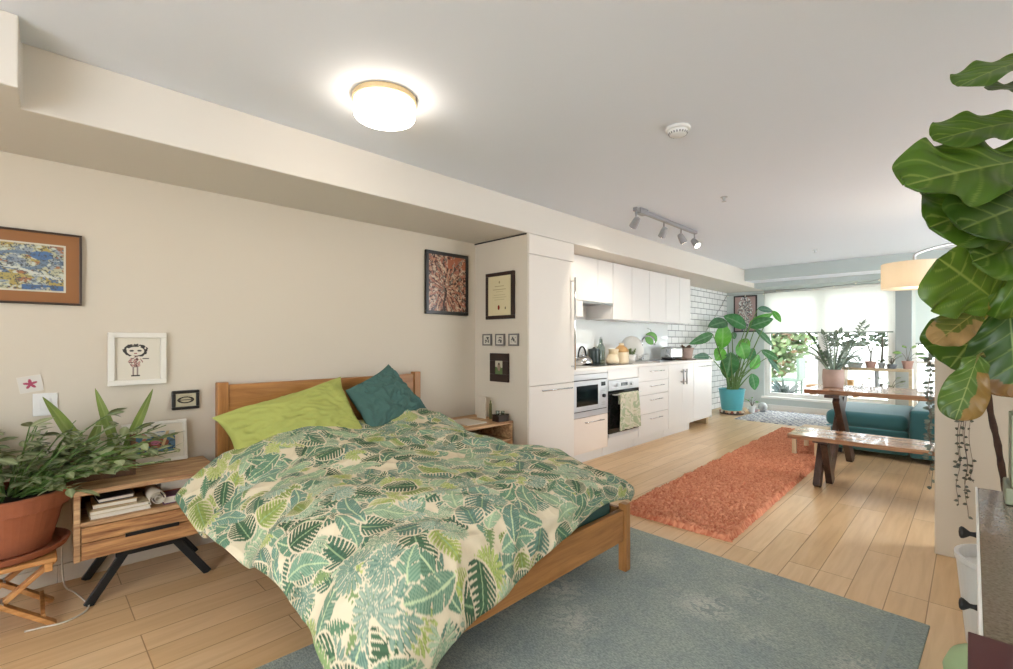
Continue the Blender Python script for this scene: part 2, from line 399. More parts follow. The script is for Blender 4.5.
# blinds
BL = blind_material('blind_fabric', '#f0f0ec', .42); BL2 = blind_material('blind_fabric_grey', '#dfe5e1', .28)  # second fabric is greyer and less translucent
BARM = mat('blind_bar_grey', '#8d958c', .5)
t = thing('roller_blind', 'wide white roller blind half lowered over the large window', 'blind', (-1.62, YW-.05, 1.28))
bb = MB(); bb.box(-2.47, -1.64, YW-.032, YW-.030, 1.29, 1.97); bb.box(-1.636, -.8, YW-.032, YW-.030, 1.29, 1.97); bb.build('blind_fabric', BL, t)
MB().box(-2.47, -.8, YW-.04, YW-.022, 1.272, 1.292).build('bottom_bar', BARM, t, bevel=.003)
MB().tube([(-2.48, YW-.03, 1.97), (-.79, YW-.03, 1.97)], .02).build('roller', PLASTW, t, smooth=True)
t = thing('roller_blind', 'greyer roller blind lowered over the window right of the grey column', 'blind', (.55, YW-.05, 1.11))
MB().box(-.56, 1.66, YW-.032, YW-.030, 1.12, 1.97).build('blind_fabric', BL2, t)
MB().box(-.56, 1.66, YW-.04, YW-.022, 1.102, 1.122).build('bottom_bar', BARM, t, bevel=.003)
MB().tube([(-.57, YW-.03, 1.97), (1.67, YW-.03, 1.97)], .02).build('roller', PLASTW, t, smooth=True)

# string lights: along the top of the window, down across the brick
def strand(a, b, n, sag):
    a, b = Vector(a), Vector(b)
    return [a.lerp(b, i/(n-1))+Vector((0, 0, -sag*4*(i/(n-1))*(1-i/(n-1)) + .006*math.sin(i*1.7))) for i in range(n)]
pts = strand((-3.085, 7.35, 1.06), (-3.085, 8.68, 1.955), 14, .03) + strand((-3.07, 8.69, 1.955), (-2.3, 8.66, 1.965), 9, .015)+strand((-2.25, 8.5, 1.975), (-.9, 8.14, 1.99), 16, .03)+strand((-.85, 8.13, 2.0), (.4, 8.12, 2.03), 12, .04)
t = thing('string_lights', 'thin string of fairy lights along the window top and down the brick', 'string lights', tuple(pts[14]))
MB().tube(pts, .0045, 6).build('cable', mat('cable_grey', '#8f9390', .6), t)
BULB = mat('fairy_bulb', '#e8e2d0', .3)
for i in range(2, len(pts), 3):
    q = pts[i]; MB().sphere((q.x, q.y, q.z-.014), .011, 5).build('bulb', BULB, t, smooth=True)

# ------------------------------------------------------------------ ceiling fittings
lc = (-1.882, 1.128)
t = thing('ceiling_light', 'round drum ceiling light with brass band, lit, above the bed', 'ceiling light', (*lc, CZ-.096))
MB().lathe([(.001, 0), (.138, 0), (.141, -.005), (.141, -.026), (.135, -.028)], (*lc, CZ)).build('band', BRASS, t, smooth=False)
LAMP = mat('lamp_diffuser', '#fff4e4', .4, emit='#fff0de', estr=6.5)
MB().lathe([(.132, -.022), (.134, -.03), (.134, -.085), (.130, -.092), (.122, -.0955), (.001, -.096)], (*lc, CZ), 40).build('diffuser', LAMP, t, smooth=True)
sc_ = (-1.075, 2.345)
t = thing('smoke_detector', 'white round smoke detector on the ceiling', 'smoke detector', (*sc_, CZ-.045))
MB().lathe([(.001, 0), (.060, 0), (.060, -.012), (.052, -.016)], (*sc_, CZ)).build('base', PLASTW, t, bevel=.001)
MB().lathe([(.048, -.014), (.050, -.022), (.044, -.034), (.030, -.042), (.001, -.044)], (*sc_, CZ)).build('cover', PLASTW, t, smooth=True)
g = MB()
for k in range(20):
    a = k*PI/10; g.bar((sc_[0]+.0475*math.cos(a), sc_[1]+.0475*math.sin(a), CZ-.027), (sc_[0]+.042*math.cos(a), sc_[1]+.042*math.sin(a), CZ-.036), .006, .003)
g.build('vent_slots', mat('slot_grey', '#6c6d70', .6), t)
for k, (x, y, lb) in enumerate(((-1.343, 3.717, 'small sprinkler head on the ceiling behind the smoke detector'), (-1.345, 6.65, 'small far sprinkler head on the ceiling close to the window beam'))):
    t = thing('sprinkler_head', lb, 'sprinkler', (x, y, CZ-.04), 'ceiling sprinklers')
    MB().lathe([(.001, 0), (.026, 0), (.026, -.004), (.012, -.007), (.010, -.018), (.004, -.03)], (x, y, CZ), 16).build('escutcheon', STEEL, t, smooth=False)
    MB().lathe([(.001, -.032), (.017, -.033), (.017, -.036), (.001, -.037)], (x, y, CZ), 12).build('deflector', STEEL, t)
# track light
tx = -1.955
t = thing('track_light', 'grey ceiling track with four adjustable spot heads above the kitchen floor', 'track light', (tx, 4.05, CZ-.2))
MB().box(tx-.018, tx+.018, 3.47, 4.66, CZ-.035, CZ-.005).build('track', PLASTG, t, bevel=.003)
MB().box(tx-.03, tx+.03, 3.52, 3.64, CZ-.045, CZ).build('canopy', PLASTG, t, bevel=.004)
SPOTF = mat('spot_lamp_face', '#fff6e8', .4, emit='#fff0dc', estr=9)
heads = [(3.49, Vector((-.60, .22, -.62))), (3.98, Vector((-.50, .28, -.70))), (4.33, Vector((.20, .55, -.75))), (4.63, Vector((.50, -.12, -.60)))]
for y, d in heads:
    d = d.normalized(); p = Vector((tx, y, CZ-.115))
    MB().tube([(tx, y, CZ-.03), (tx, y, CZ-.105)], .007, 8).build('stem', PLASTG, t, smooth=True)
    h = MB().tube([p-d*.035, p-d*.03, p+d*.0, p+d*.055, p+d*.056], [.012, .024, .030, .034, .031], 16).build('spot_head', PLASTG, t)
    MB().tube([p+d*.0562, p+d*.0575], [.029, .028], 16).build('lamp_face', SPOTF, h)
    l = bpy.data.lights.new('spot_lamp', 'SPOT'); l.energy = 12.0; l.spot_size = 1.5; l.spot_blend = .7; l.color = (1, .9, .76); l.shadow_soft_size = .03
    lo = bpy.data.objects.new('spot_lamp', l); COL.objects.link(lo); lo.location = p+d*.07; lo.rotation_euler = d.to_track_quat('-Z', 'Y').to_euler()
# ------------------------------------------------------------------ rugs
def rug_blue():
    m, nt, b = base_mat('distressed_blue_wool'); L = nt.links.new
    tc = nt.nodes.new('ShaderNodeTexCoord')
    def nz(sc, det, mapping=None):
        n = nt.nodes.new('ShaderNodeTexNoise'); n.inputs['Scale'].default_value = sc; n.inputs['Detail'].default_value = det; n.inputs['Roughness'].default_value = .7
        if mapping:
            mp = nt.nodes.new('ShaderNodeMapping'); mp.inputs['Scale'].default_value = mapping; L(tc.outputs['Object'], mp.inputs['Vector']); L(mp.outputs[0], n.inputs['Vector'])
        else: L(tc.outputs['Object'], n.inputs['Vector'])
        return n
    def ramp(src, p0, c0, p1, c1):
        r = nt.nodes.new('ShaderNodeValToRGB'); e = r.color_ramp.elements
        e[0].position, e[1].position = p0, p1; e[0].color = (*lin(c0), 1) if isinstance(c0, str) else c0; e[1].color = (*lin(c1), 1) if isinstance(c1, str) else c1
        L(src, r.inputs[0]); return r
    a = ramp(nz(3.2, 8).outputs['Fac'], .38, '#97a29e', .62, '#aab2a6')
    v = nt.nodes.new('ShaderNodeTexVoronoi'); v.inputs['Scale'].default_value = 3.4; L(tc.outputs['Object'], v.inputs['Vector'])
    w = nt.nodes.new('ShaderNodeTexNoise'); w.inputs['Scale'].default_value = 11; w.inputs['Detail'].default_value = 5; w.inputs['Distortion'].default_value = 2.5; L(tc.outputs['Object'], w.inputs['Vector'])
    mask = ramp(v.outputs['Distance'], .08, (1,1,1,1), .52, (0,0,0,1))
    lines = ramp(w.outputs['Fac'], .44, (0,0,0,1), .52, (1,1,1,1))
    mm = nt.nodes.new('ShaderNodeMath'); mm.operation = 'MULTIPLY'; L(mask.outputs[0], mm.inputs[0]); L(lines.outputs[0], mm.inputs[1])
    m2 = nt.nodes.new('ShaderNodeMath'); m2.operation = 'MULTIPLY'; L(mm.outputs[0], m2.inputs[0]); m2.inputs[1].default_value = .75
    mx = nt.nodes.new('ShaderNodeMix'); mx.data_type = 'RGBA'; L(m2.outputs[0], mx.inputs['Factor']); L(a.outputs[0], mx.inputs['A']); mx.inputs['B'].default_value = (*lin('#d8d7c8'), 1)
    f = ramp(nz(1, 8, (90, 200, 90)).outputs['Fac'], .38, (.50,.53,.58,1), .62, (1.12,1.12,1.10,1))
    m3 = nt.nodes.new('ShaderNodeMix'); m3.data_type = 'RGBA'; m3.blend_type = 'MULTIPLY'; m3.inputs['Factor'].default_value = .9
    L(mx.outputs['Result'], m3.inputs['A']); L(f.outputs[0], m3.inputs['B']); L(m3.outputs['Result'], b.inputs['Base Color'])
    b.inputs['Roughness'].default_value = .95
    bp = nt.nodes.new('ShaderNodeBump'); bp.inputs['Strength'].default_value = .5; bp.inputs['Distance'].default_value = .004
    L(f.outputs[0], bp.inputs['Height']); L(bp.outputs[0], b.inputs['Normal'])
    return m
t = thing('area_rug', 'large flat blue-grey distressed rug under the foot of the bed', 'rug', (-.957, 1.375, 0))
t.rotation_euler = (0, 0, -.04); ORG[t.name] = (0, 0, 0)
MB().box(-.79, .79, -1.35, 1.2, 0, .009).build('rug_pile', rug_blue(), t, bevel=.003, local=True)
bd = MB()
for x0, x1, y0, y1 in ((-.70, -.69, -1.27, 1.12), (.69, .70, -1.27, 1.12), (-.70, .70, 1.11, 1.12), (-.70, .70, -1.27, -1.26)): bd.box(x0, x1, y0, y1, .0085, .0096)
bd.build('border_line', mat('rug_border_thread', '#949e9b', .95), t, local=True)

def shag(name, W, Ln, c1, c2, amp, step, base, fn=None, rag=.012):
    nu, nv = int(W/step), int(Ln/step)
    x, y = np.meshgrid(np.linspace(-W/2, W/2, nu), np.linspace(-Ln/2, Ln/2, nv), indexing='ij')
    r = rng.random((nu, nv)); q = rng.random((nu, nv))
    big = np.zeros((nu, nv))
    for k in range(5):
        fx, fy, ph = rng.uniform(4, 22), rng.uniform(4, 22), rng.uniform(0, 6); big += np.sin(x*fx+y*fy+ph)/5
    z = base+amp*(r-.3)+amp*.5*big
    edge = np.minimum(np.minimum(x+W/2, W/2-x), np.minimum(y+Ln/2, Ln/2-y))
    z = np.where(edge < .02, z*np.clip(edge/.02, .0, 1)**.5, z)
    P = np.stack([x+(q-.5)*step*1.2, y+(rng.random((nu, nv))-.5)*step*1.2, np.maximum(z, .001)], -1)
    on = edge < step*.6
    P[..., 0] += np.where(on, np.sign(x)*rng.random((nu, nv))*rag, 0); P[..., 1] += np.where(on, np.sign(y)*rng.random((nu, nv))*rag*(np.abs(y) > Ln/2-step), 0)
    k = (.35*r+.65*q)[..., None]
    C = np.array(lin(c1))*(1-k)+np.array(lin(c2))*k
    if fn is not None: C = fn(x, y, C, r)
    g = MB(); g.grid(P, C); return g
t = thing('shag_runner', 'long orange shag runner on the plank floor beside the kitchen', 'rug', (-1.375, 4.86, 0), rz=.015); ORG[t.name] = (0, 0, 0)
shag('p', .73, 4.1, '#b04a2c', '#f0ad86', .026, .0095, .026, rag=.003).build('shag_pile', attr_mat('orange_shag', .95), t, local=True, smooth=True)
def zig(x, y, C, r):
    a = np.sin(x*70+2.6*np.sin(y*41))+np.sin(y*63+2.3*np.sin(x*37))+ (r-.5)*2.4
    return np.where((a > .35)[..., None], np.array(lin('#7d818c')), np.array(lin('#d2d0cc')))*(.8+.3*r[..., None])
t = thing('patterned_rug', 'grey and white patterned rug lying on the floor before the window wall', 'rug', (-1.53, 7.93, 0), rz=-.02); ORG[t.name] = (0, 0, 0)
shag('p', 1.9, 1.3, '#888888', '#cccccc', .010, .011, .012, zig).build('rug_pile', attr_mat('grey_pattern_wool', .95), t, local=True)

# ------------------------------------------------------------------ bed
bed = thing('double_bed', 'honey wood double bed with plain headboard and low footboard', 'bed', (-2.14, 1.41, 0))
HB, FB = -3.05, -1.235
hy0, hy1, fy0, fy1 = .778, 2.095, .73, 2.09
for y in (hy0, hy1): MB().box(HB-.025, HB+.03, y-.028, y+.028, 0, .915).build('bed_post', OAKZ, bed, bevel=.005)
for y in (fy0, fy1): MB().box(FB-.022, FB+.022, y-.022, y+.022, .0095, .342).build('bed_post', OAKZ, bed, bevel=.005)
MB().box(HB-.012, HB+.018, hy0+.028, hy1-.028, .45, .90).build('headboard_panel', OAK, bed, bevel=.004)
MB().box(FB-.014, FB+.014, fy0+.03, fy1-.03, .165, .318).build('footboard_rail', OAK, bed, bevel=.004)
for y in (fy0+.01, fy1-.01): MB().box(HB+.03, FB-.03, y-.013, y+.013, .165, .318).build('side_rail', OAKX, bed, bevel=.004)
sl = MB()
for i in range(12): sl.box(HB+.08+i*.145, HB+.16+i*.145, fy0+.025, fy1-.025, .205, .222)
sl.build('slats', PINE, bed)
mt = MB(); mt.box(HB+.05, FB-.04, .775, 2.055, .223, .455)
tag(mt.build('mattress', TEALSH, bevel=.05, seg=5, smooth=True), 'mattress in a dark teal fitted sheet on the wooden bed', 'mattress')

# pillows
def pillow(name, label, m, cs, thick, wr, seed=1, n=72):
    """cs: four corners low-left, low-right, top-right, top-left as seen from the foot end"""
    c00, c10, c11, c01 = (np.array(c, float) for c in cs); ax = c10-c00; ay = c01-c00
    nn_ = np.cross(ax, ay); nn_ /= np.linalg.norm(nn_); g = MB()
    for side in (1, -1):
        P = np.zeros((n, n, 3))
        for i in range(n):
            for j in range(n):
                u, v = i/(n-1), j/(n-1); U, V = 2*u-1, 2*v-1; pu, pv = 1-U*U, 1-V*V
                us, vs = .5+(u-.5)*(1-.09*pv*abs(U)**4), .5+(v-.5)*(1-.11*pu*abs(V)**4)
                p = c00*(1-us)*(1-vs)+c10*us*(1-vs)+c11*us*vs+c01*(1-us)*vs
                t_ = thick*.5*(max(pu, 0)*max(pv, 0))**.40
                k = Vector((U*2.2+seed, V*2.2, 0)); fade = min(1, 5*pu*pv+.05)
                w = 1.0*mnoise.noise(k)+.9*(.35-abs(mnoise.noise(k*2.1+Vector((3, U*V*2, 0)))))+.5*(.3-abs(mnoise.noise(Vector((U*7+V*3, V*2.5-U, seed)))))
                rad = math.hypot(abs(U)-1, abs(V)-1); w += .5*math.sin(math.atan2(1-abs(V)+.01, 1-abs(U)+.01)*11+seed)*math.exp(-rad*2.6)
                P[i, j] = p+nn_*(side*t_+wr*w*fade*(1 if side > 0 else .4)+.012*mnoise.noise(Vector((U*1.5+seed, V*1.5, 5))))
        g.grid(P if side > 0 else P[::-1])
    o = g.build(name, m, smooth=True); return tag(o, label, 'pillow')
pillow('pillow', 'lime green pillow leaning on the headboard above the near nightstand', LIME, [(-2.66, .735, .55), (-2.66, 1.47, .575), (-2.93, 1.43, .915), (-2.86, .68, .745)], .15, .020, 3)
pillow('pillow', 'teal green pillow propped corner up against the far end of the headboard', TEALSH, [(-2.66, 1.50, .56), (-2.80, 2.02, .665), (-2.955, 1.80, .985), (-2.87, 1.43, .83)], .13, .026, 6)

# duvet ------------------------------------------------------------
CP = [
 [(-2.70,2.145,.52),(-2.74,2.10,.60),(-2.79,1.9,.690),(-2.80,1.45,.650),(-2.79,1.05,.655),(-2.75,.76,.575),(-2.65,.61,.525),(-2.575,.465,.435)],
 [(-2.40,2.145,.42),(-2.40,2.095,.515),(-2.42,1.8,.60),(-2.43,1.4,.59),(-2.43,1.05,.59),(-2.38,.79,.525),(-2.34,.62,.45),(-2.26,.49,.37)],
 [(-2.0,2.145,.42),(-2.0,2.095,.505),(-2.0,1.8,.55),(-2.0,1.4,.545),(-2.0,1.05,.545),(-1.98,.81,.52),(-1.95,.65,.45),(-1.90,.525,.37)],
 [(-1.66,2.145,.42),(-1.66,2.095,.51),(-1.66,1.8,.545),(-1.66,1.4,.54),(-1.66,1.05,.54),(-1.66,.82,.525),(-1.64,.66,.46),(-1.58,.56,.37)],
 [(-1.40,2.145,.40),(-1.40,2.10,.485),(-1.40,1.8,.52),(-1.40,1.42,.53),(-1.40,1.07,.535),(-1.41,.84,.52),(-1.43,.68,.42),(-1.44,.58,.27)],
 [(-1.24,2.145,.39),(-1.22,2.08,.450),(-1.20,1.8,.480),(-1.19,1.42,.485),(-1.18,1.08,.50),(-1.19,.86,.46),(-1.21,.70,.31),(-1.24,.61,.13)],
 [(-1.21,2.13,.35),(-1.18,2.07,.385),(-1.155,1.8,.43),(-1.135,1.44,.36),(-1.12,1.12,.285),(-1.125,.92,.235),(-1.12,.80,.14),(-1.12,.69,.03)],
]
def catmull(A, n):
    """Catmull-Rom along axis 0 to n samples."""
    k = A.shape[0]; B = np.concatenate([2*A[:1]-A[1:2], A, 2*A[-1:]-A[-2:-1]])
    t = np.linspace(0, k-1-1e-6, n); i = t.astype(int); f = (t-i).reshape((-1,)+(1,)*(A.ndim-1))
    p0, p1, p2, p3 = B[i], B[i+1], B[i+2], B[i+3]
    return .5*(2*p1+(p2-p0)*f+(2*p0-5*p1+4*p2-p3)*f**2+(3*p1-p0-3*p2+p3)*f**3)
def resample(P):
    """even spacing along axis 1 by mean arc length."""
    d = np.linalg.norm(np.diff(P, axis=1), axis=2).mean(0); s = np.concatenate([[0], np.cumsum(d)]); q = np.linspace(0, s[-1], P.shape[1])
    idx = np.interp(q, s, np.arange(P.shape[1])); i = np.minimum(idx.astype(int), P.shape[1]-2); f = (idx-i)[None, :, None]
    return P[:, i]*(1-f)+P[:, i+1]*f, s[-1]
NU, NV = 560, 620
G = catmull(np.array(CP, float), NU); G = catmull(G.transpose(1, 0, 2), NV).transpose(1, 0, 2)
G, LV = resample(G); Gt, LU = resample(G.transpose(1, 0, 2)); G = Gt.transpose(1, 0, 2)
du, dv = np.gradient(G, axis=0), np.gradient(G, axis=1)
Nn = np.cross(dv, du); Nn /= np.linalg.norm(Nn, axis=2, keepdims=True)+1e-9
if Nn[NU//2, NV//2, 2] < 0: Nn = -Nn
def fbm(P, sc, off, stretch=(1, 1)):
    out = np.zeros(P.shape[:2])
    for i in range(P.shape[0]):
        for j in range(P.shape[1]):
            out[i, j] = mnoise.noise((P[i, j, 0]*sc*stretch[0]+off, P[i, j, 1]*sc*stretch[1], off*.7))
    return out
def upn(sc, off, stretch, step=4):
    """noise over the cloth's own (u,v) in metres, sampled coarse and interpolated."""
    u, v = np.meshgrid(np.linspace(0, LU, NU//step+2), np.linspace(0, LV, NV//step+2), indexing='ij')
    q = fbm(np.stack([u, v], -1), sc, off, stretch)
    q = catmull(q, NU); return catmull(q.T, NV).T
uu, vv = np.meshgrid(np.linspace(0, LU, NU), np.linspace(0, LV, NV), indexing='ij')
hang = np.clip((vv-LV*.66)/(LV*.3), 0, 1)
disp = .034*upn(2.4, 3.1, (1, 1))+.034*(.4-np.abs(upn(3.6, 7.7, (1.2, .7))))+.020*(.35-np.abs(upn(8, 1.3, (1, .8))))+.004*upn(22, 5.5, (1, 1), 2)
disp += hang*(.030*np.sin(uu*13+2*upn(1.5, 4.4, (1, 1)))+.014*np.sin(uu*27+1.0))
rim = np.minimum(np.minimum(uu, LU-uu), np.minimum(vv, LV-vv)); disp -= .012*np.exp(-rim/.012)
G = G+Nn*disp[..., None]
G[..., 2] = np.maximum(G[..., 2], .028)

# printed leaves on the cloth
img = np.empty((NU, NV, 3)); img[:] = lin('#d6c9ac')
cd = lambda h: np.array(lin(h))
def stamp(kind, cu, cv, ang, size, k, halo=False):
    if not halo: stamp(kind, cu, cv, ang, size*1.10, k, True)
    r = size*.75; i0, i1 = max(0, int((cu-r)/LU*NU)), min(NU, int((cu+r)/LU*NU)+1); j0, j1 = max(0, int((cv-r)/LV*NV)), min(NV, int((cv+r)/LV*NV)+1)
    if i1 <= i0 or j1 <= j0: return
    X, Y = uu[i0:i1, j0:j1]-cu, vv[i0:i1, j0:j1]-cv
    x = (X*math.cos(ang)+Y*math.sin(ang))/size; y = (-X*math.sin(ang)+Y*math.cos(ang))/size+.5
    ax = np.abs(x); sh = rng.uniform(.85, 1.15); yc = np.clip(y, 1e-4, 1)
    if kind == 'banana':
        bend = .10*np.sin(PI*yc); ax = np.abs(x-bend); w = .19*np.sin(PI*yc)**.65; ins = (ax < w) & (y > 0) & (y < 1)
        ink = np.where((np.sin((y-ax*.9)*110) > .1)[..., None], cd(k[0])*sh, cd(k[1])*sh); ink = np.where((ax < .014)[..., None], cd('#b9c79c'), ink)
        ins = ins & ~((np.sin((y-ax*.7)*23+k[2]) > .94) & (ax > .06))
    elif kind == 'monstera':
        w = .45*np.sin(PI*yc**.75)**.6*(1-.12*yc); ins = (ax < w) & (y > 0) & (y < 1)
        slit = (np.sin((y-.55*ax)*58) > 1.05-.75*ax/np.maximum(w, .02)) & (ax > w*.34)
        ins = ins & ~slit; ink = np.where((ax < .016)[..., None], cd('#8fa67a'), cd(k[0])*sh*(1-.22*(np.sin((y-.55*ax)*44+1.3) > .2))[..., None]+0*x[..., None])
        ink = np.where((ax > w*.82)[..., None], cd(k[1]), ink)
    elif kind == 'fan':
        yy = y-.38; rr = np.sqrt(x*x+yy*yy); a = np.arctan2(x, yy)
        fing = np.abs(np.sin(a*9.5)); w = .50*(1-.12*np.abs(a)/PI)*(.62+.38*fing**.8); ins = (rr < w) & (np.abs(a) < 2.7) & ((fing > .30) | (rr < .10))
        ink = cd(k[0])*sh+(cd(k[1])-cd(k[0]))*((fing > .75)*1.)[..., None]
    else:
        w = .10*np.abs(np.sin(y*34))*np.sin(PI*yc)+.012; ins = (ax < w*1.6) & (y > 0) & (y < 1); ink = np.broadcast_to(cd(k[0])*sh, x.shape+(3,))
    if halo:
        if kind == 'monstera': ins = (ax < w) & (y > 0) & (y < 1)
        ink = np.broadcast_to(cd('#d2c5a8'), x.shape+(3,))
    sub = img[i0:i1, j0:j1]; sub[ins] = np.asarray(ink)[ins]
PAL = {'banana': [('#5f7f68','#7d9a80',1), ('#4d6f58','#68896e',2), ('#7f9a7c','#9db08e',3), ('#58786a','#75927f',4)], 'monstera': [('#3f5f43','#31503a'), ('#476b53','#365a46'), ('#5f7d6d','#4c6d5d')],
       'fan': [('#7a9080','#97a894'), ('#617d6e','#7f9683'), ('#829a80','#a1b292')], 'lime': [('#98a557','#b0b973'), ('#8a9a50','#a6b168')], 'sprig': [('#577a5c',), ('#7c945f',)]}
cells = []
gu, gv = int(LU/.080), int(LV/.080)
for layer in range(3):
    for i in range(gu+1):
        for j in range(gv+1): cells.append(((i+.5*(j % 2)+rng.uniform(-.3, .3)+.33*layer)*LU/gu, (j+rng.uniform(-.3, .3)+.33*layer)*LV/gv, layer))
rng.shuffle(cells)
cells = sorted(cells, key=lambda c: c[2])
for cu, cv, layer in cells:
    if rng.random() < (.28, .50, .66)[layer]: continue
    r = rng.random()
    if r < .36: stamp('banana', cu, cv, rng.uniform(0, 2*PI), rng.uniform(.15, .205), PAL['banana'][rng.integers(4)])
    elif r < .60: stamp('monstera', cu, cv, rng.uniform(0, 2*PI), rng.uniform(.11, .15), PAL['monstera'][rng.integers(3)])
    elif r < .78: stamp('fan', cu, cv, rng.uniform(0, 2*PI), rng.uniform(.11, .155), PAL['fan'][rng.integers(3)])
    elif r < .93: stamp('fan' if rng.random() < .5 else 'monstera', cu, cv, rng.uniform(0, 2*PI), rng.uniform(.10, .145), PAL['lime'][rng.integers(2)])
    else: stamp('sprig', cu, cv, rng.uniform(0, 2*PI), rng.uniform(.10, .16), PAL['sprig'][rng.integers(2)])
g = MB(); g.grid(G, img)
du_ = g.build('duvet', attr_mat('leaf_print_cotton', .85, bump=.08, bscale=300), smooth=True, solid=.014)
tag(du_, 'rumpled duvet with green palm and monstera leaf print hanging over the bed', 'duvet')
# flip normals if the sheet faces down
if du_.data.polygons[(NU//2)*(NV-1)+NV//2].normal.z < 0: du_.data.flip_normals()
# ------------------------------------------------------------------ near nightstand (left of the bed)
def nightstand(loc, label, W, D, z0, z1, front=None):
    """box along local Y, open shelf above a drawer, front faces local +X; black splayed bar legs"""
    t = thing('nightstand', label, 'nightstand', loc, 'matching wooden nightstands')
    k = .022; x0, x1 = -D/2, D/2; y0, y1 = -W/2, W/2; zm = z0+(z1-z0)*.52
    MB().box(x0, x1+.004, y0-.002, y1+.002, z1-k, z1).build('top', MANGO, t, bevel=.003, local=True)
    for y in (y0, y1-k): MB().box(x0, x1, y, y+k, z0, z1-k).build('side_panel', MANGO, t, bevel=.002, local=True)
    MB().box(x0, x0+.012, y0+k, y1-k, z0, z1-k).build('back_panel', MANGO2, t, local=True)
    MB().box(x0+.012, x1-.01, y0+k, y1-k, z0, z0+k).build('bottom_panel', MANGO, t, local=True)
    MB().box(x0+.012, x1-.004, y0+k, y1-k, zm-.012, zm+.006).build('shelf', MANGO, t, bevel=.001, local=True)
    dr = MB().box(x1-.02, x1+.002, y0+k+.003, y1-k-.003, z0+.004, (z0+zm)/2-.003).box(x1-.02, x1+.003, y0+k+.003, y1-k-.003, (z0+zm)/2, zm-.015).build('drawer', MANGO2, t, bevel=.002, local=True)
    h = MB().bar((x1+.016, -.10, z0+(zm-z0)*.50), (x1+.016, .10, z0+(zm-z0)*.50), .008, .016)
    for y in (-.085, .085): h.bar((x1, y, z0+(zm-z0)*.50), (x1+.016, y, z0+(zm-z0)*.50), .01, .01)
    h.build('handle', BLACKM, dr, local=True, bevel=.001)
    for x in (x0+.05, x1-.05):
        for s in (-1, 1): MB().bar((x, s*.085, z0), (x+(.03 if x > 0 else -.0), s*(W/2-.045), .0), .034, .020, (1, 0, 0)).build('leg', BLACKM, t, local=True, bevel=.002)
        MB().bar((x, -.13, z0-.02), (x, .13, z0-.02), .03, .018).build('leg_brace', BLACKM, t, local=True)
    MB().bar((x0+.05, 0, z0-.014), (x1-.05, 0, z0-.014), .05, .014).build('cross_brace', BLACKM, t, local=True)
    return t
NS = (-2.89, .412, 0); NZ0, NZ1 = .205, .508
ns = nightstand(NS, 'near rough wooden nightstand with books on its shelf and black bar legs', .54, .38, NZ0, NZ1)
ns.rotation_euler = (0, 0, -.035)
shz = NZ0+(NZ1-NZ0)*.52+.006
def book(label, x0, x1, y0, y1, z0, z1, cover, group, m=None, rz=0):
    c = ((x0+x1)/2, (y0+y1)/2, z0)
    t = thing('book', label, 'book', c, group, rz)
    th_ = min(.004, (z1-z0)*.15); hx, hy, hz = (x1-x0)/2, (y1-y0)/2, z1-z0
    cv = MB().box(-hx, hx, -hy, hy, 0, th_).box(-hx, hx, -hy, hy, hz-th_, hz).box(-hx, -hx+.004, -hy, hy, th_, hz-th_)
    cv.build('cover', m or mat('book_cover', cover, .5), t, local=True, bevel=.0008)
    MB().box(-hx+.004, hx-.005, -hy+.004, hy-.004, th_, hz-th_).build('pages', PAPER, t, local=True)
    return t
G1 = 'books on the near nightstand shelf'
book('wide white paperback at the bottom of the shelf pile', -2.92, -2.735, .19, .405, shz, shz+.018, '#d9d2c4', G1)
book('cream paperback second from the bottom of the shelf pile', -2.92, -2.73, .186, .398, shz+.018, shz+.036, '#cbbd9d', G1, rz=.01)
book('tan paperback lying third in the shelf pile', -2.91, -2.755, .20, .36, shz+.036, shz+.058, '#a98a5d', G1, rz=-.03)
book('dark covered book on top of the shelf pile', -2.90, -2.77, .215, .345, shz+.058, shz+.076, '#3d3a3a', G1, rz=.05)
book('purple book standing low on the shelf beside the rolled magazine', -2.90, -2.745, .455, .535, shz, shz+.038, '#5c2a55', G1)
book('white booklet lying at the duvet end of the shelf', -2.90, -2.74, .54, .645, shz, shz+.028, '#d4cfc6', G1)
book('long orange-brown hardback lying across the shelf top at the duvet end', -2.97, -2.83, .455, .645, shz+.039, shz+.09, '#9a5a34', G1)
# rolled magazine
g = MB(); sp = [( .008+.0007*k, k*.42) for k in range(40)]
P = np.array([[(-2.90+.17*i, .432+r*math.cos(a), shz+.04+r*math.sin(a)) for i in (0, 1)] for r, a in sp]); 
C = np.array([[lin('#cfc8b8')]*2]*40); g.grid(P, C)
tag(g.build('rolled_magazine', attr_mat('magazine_paper', .5), smooth=True, solid=.0015), 'rolled white magazine lying beside the books on the shelf', 'magazine')

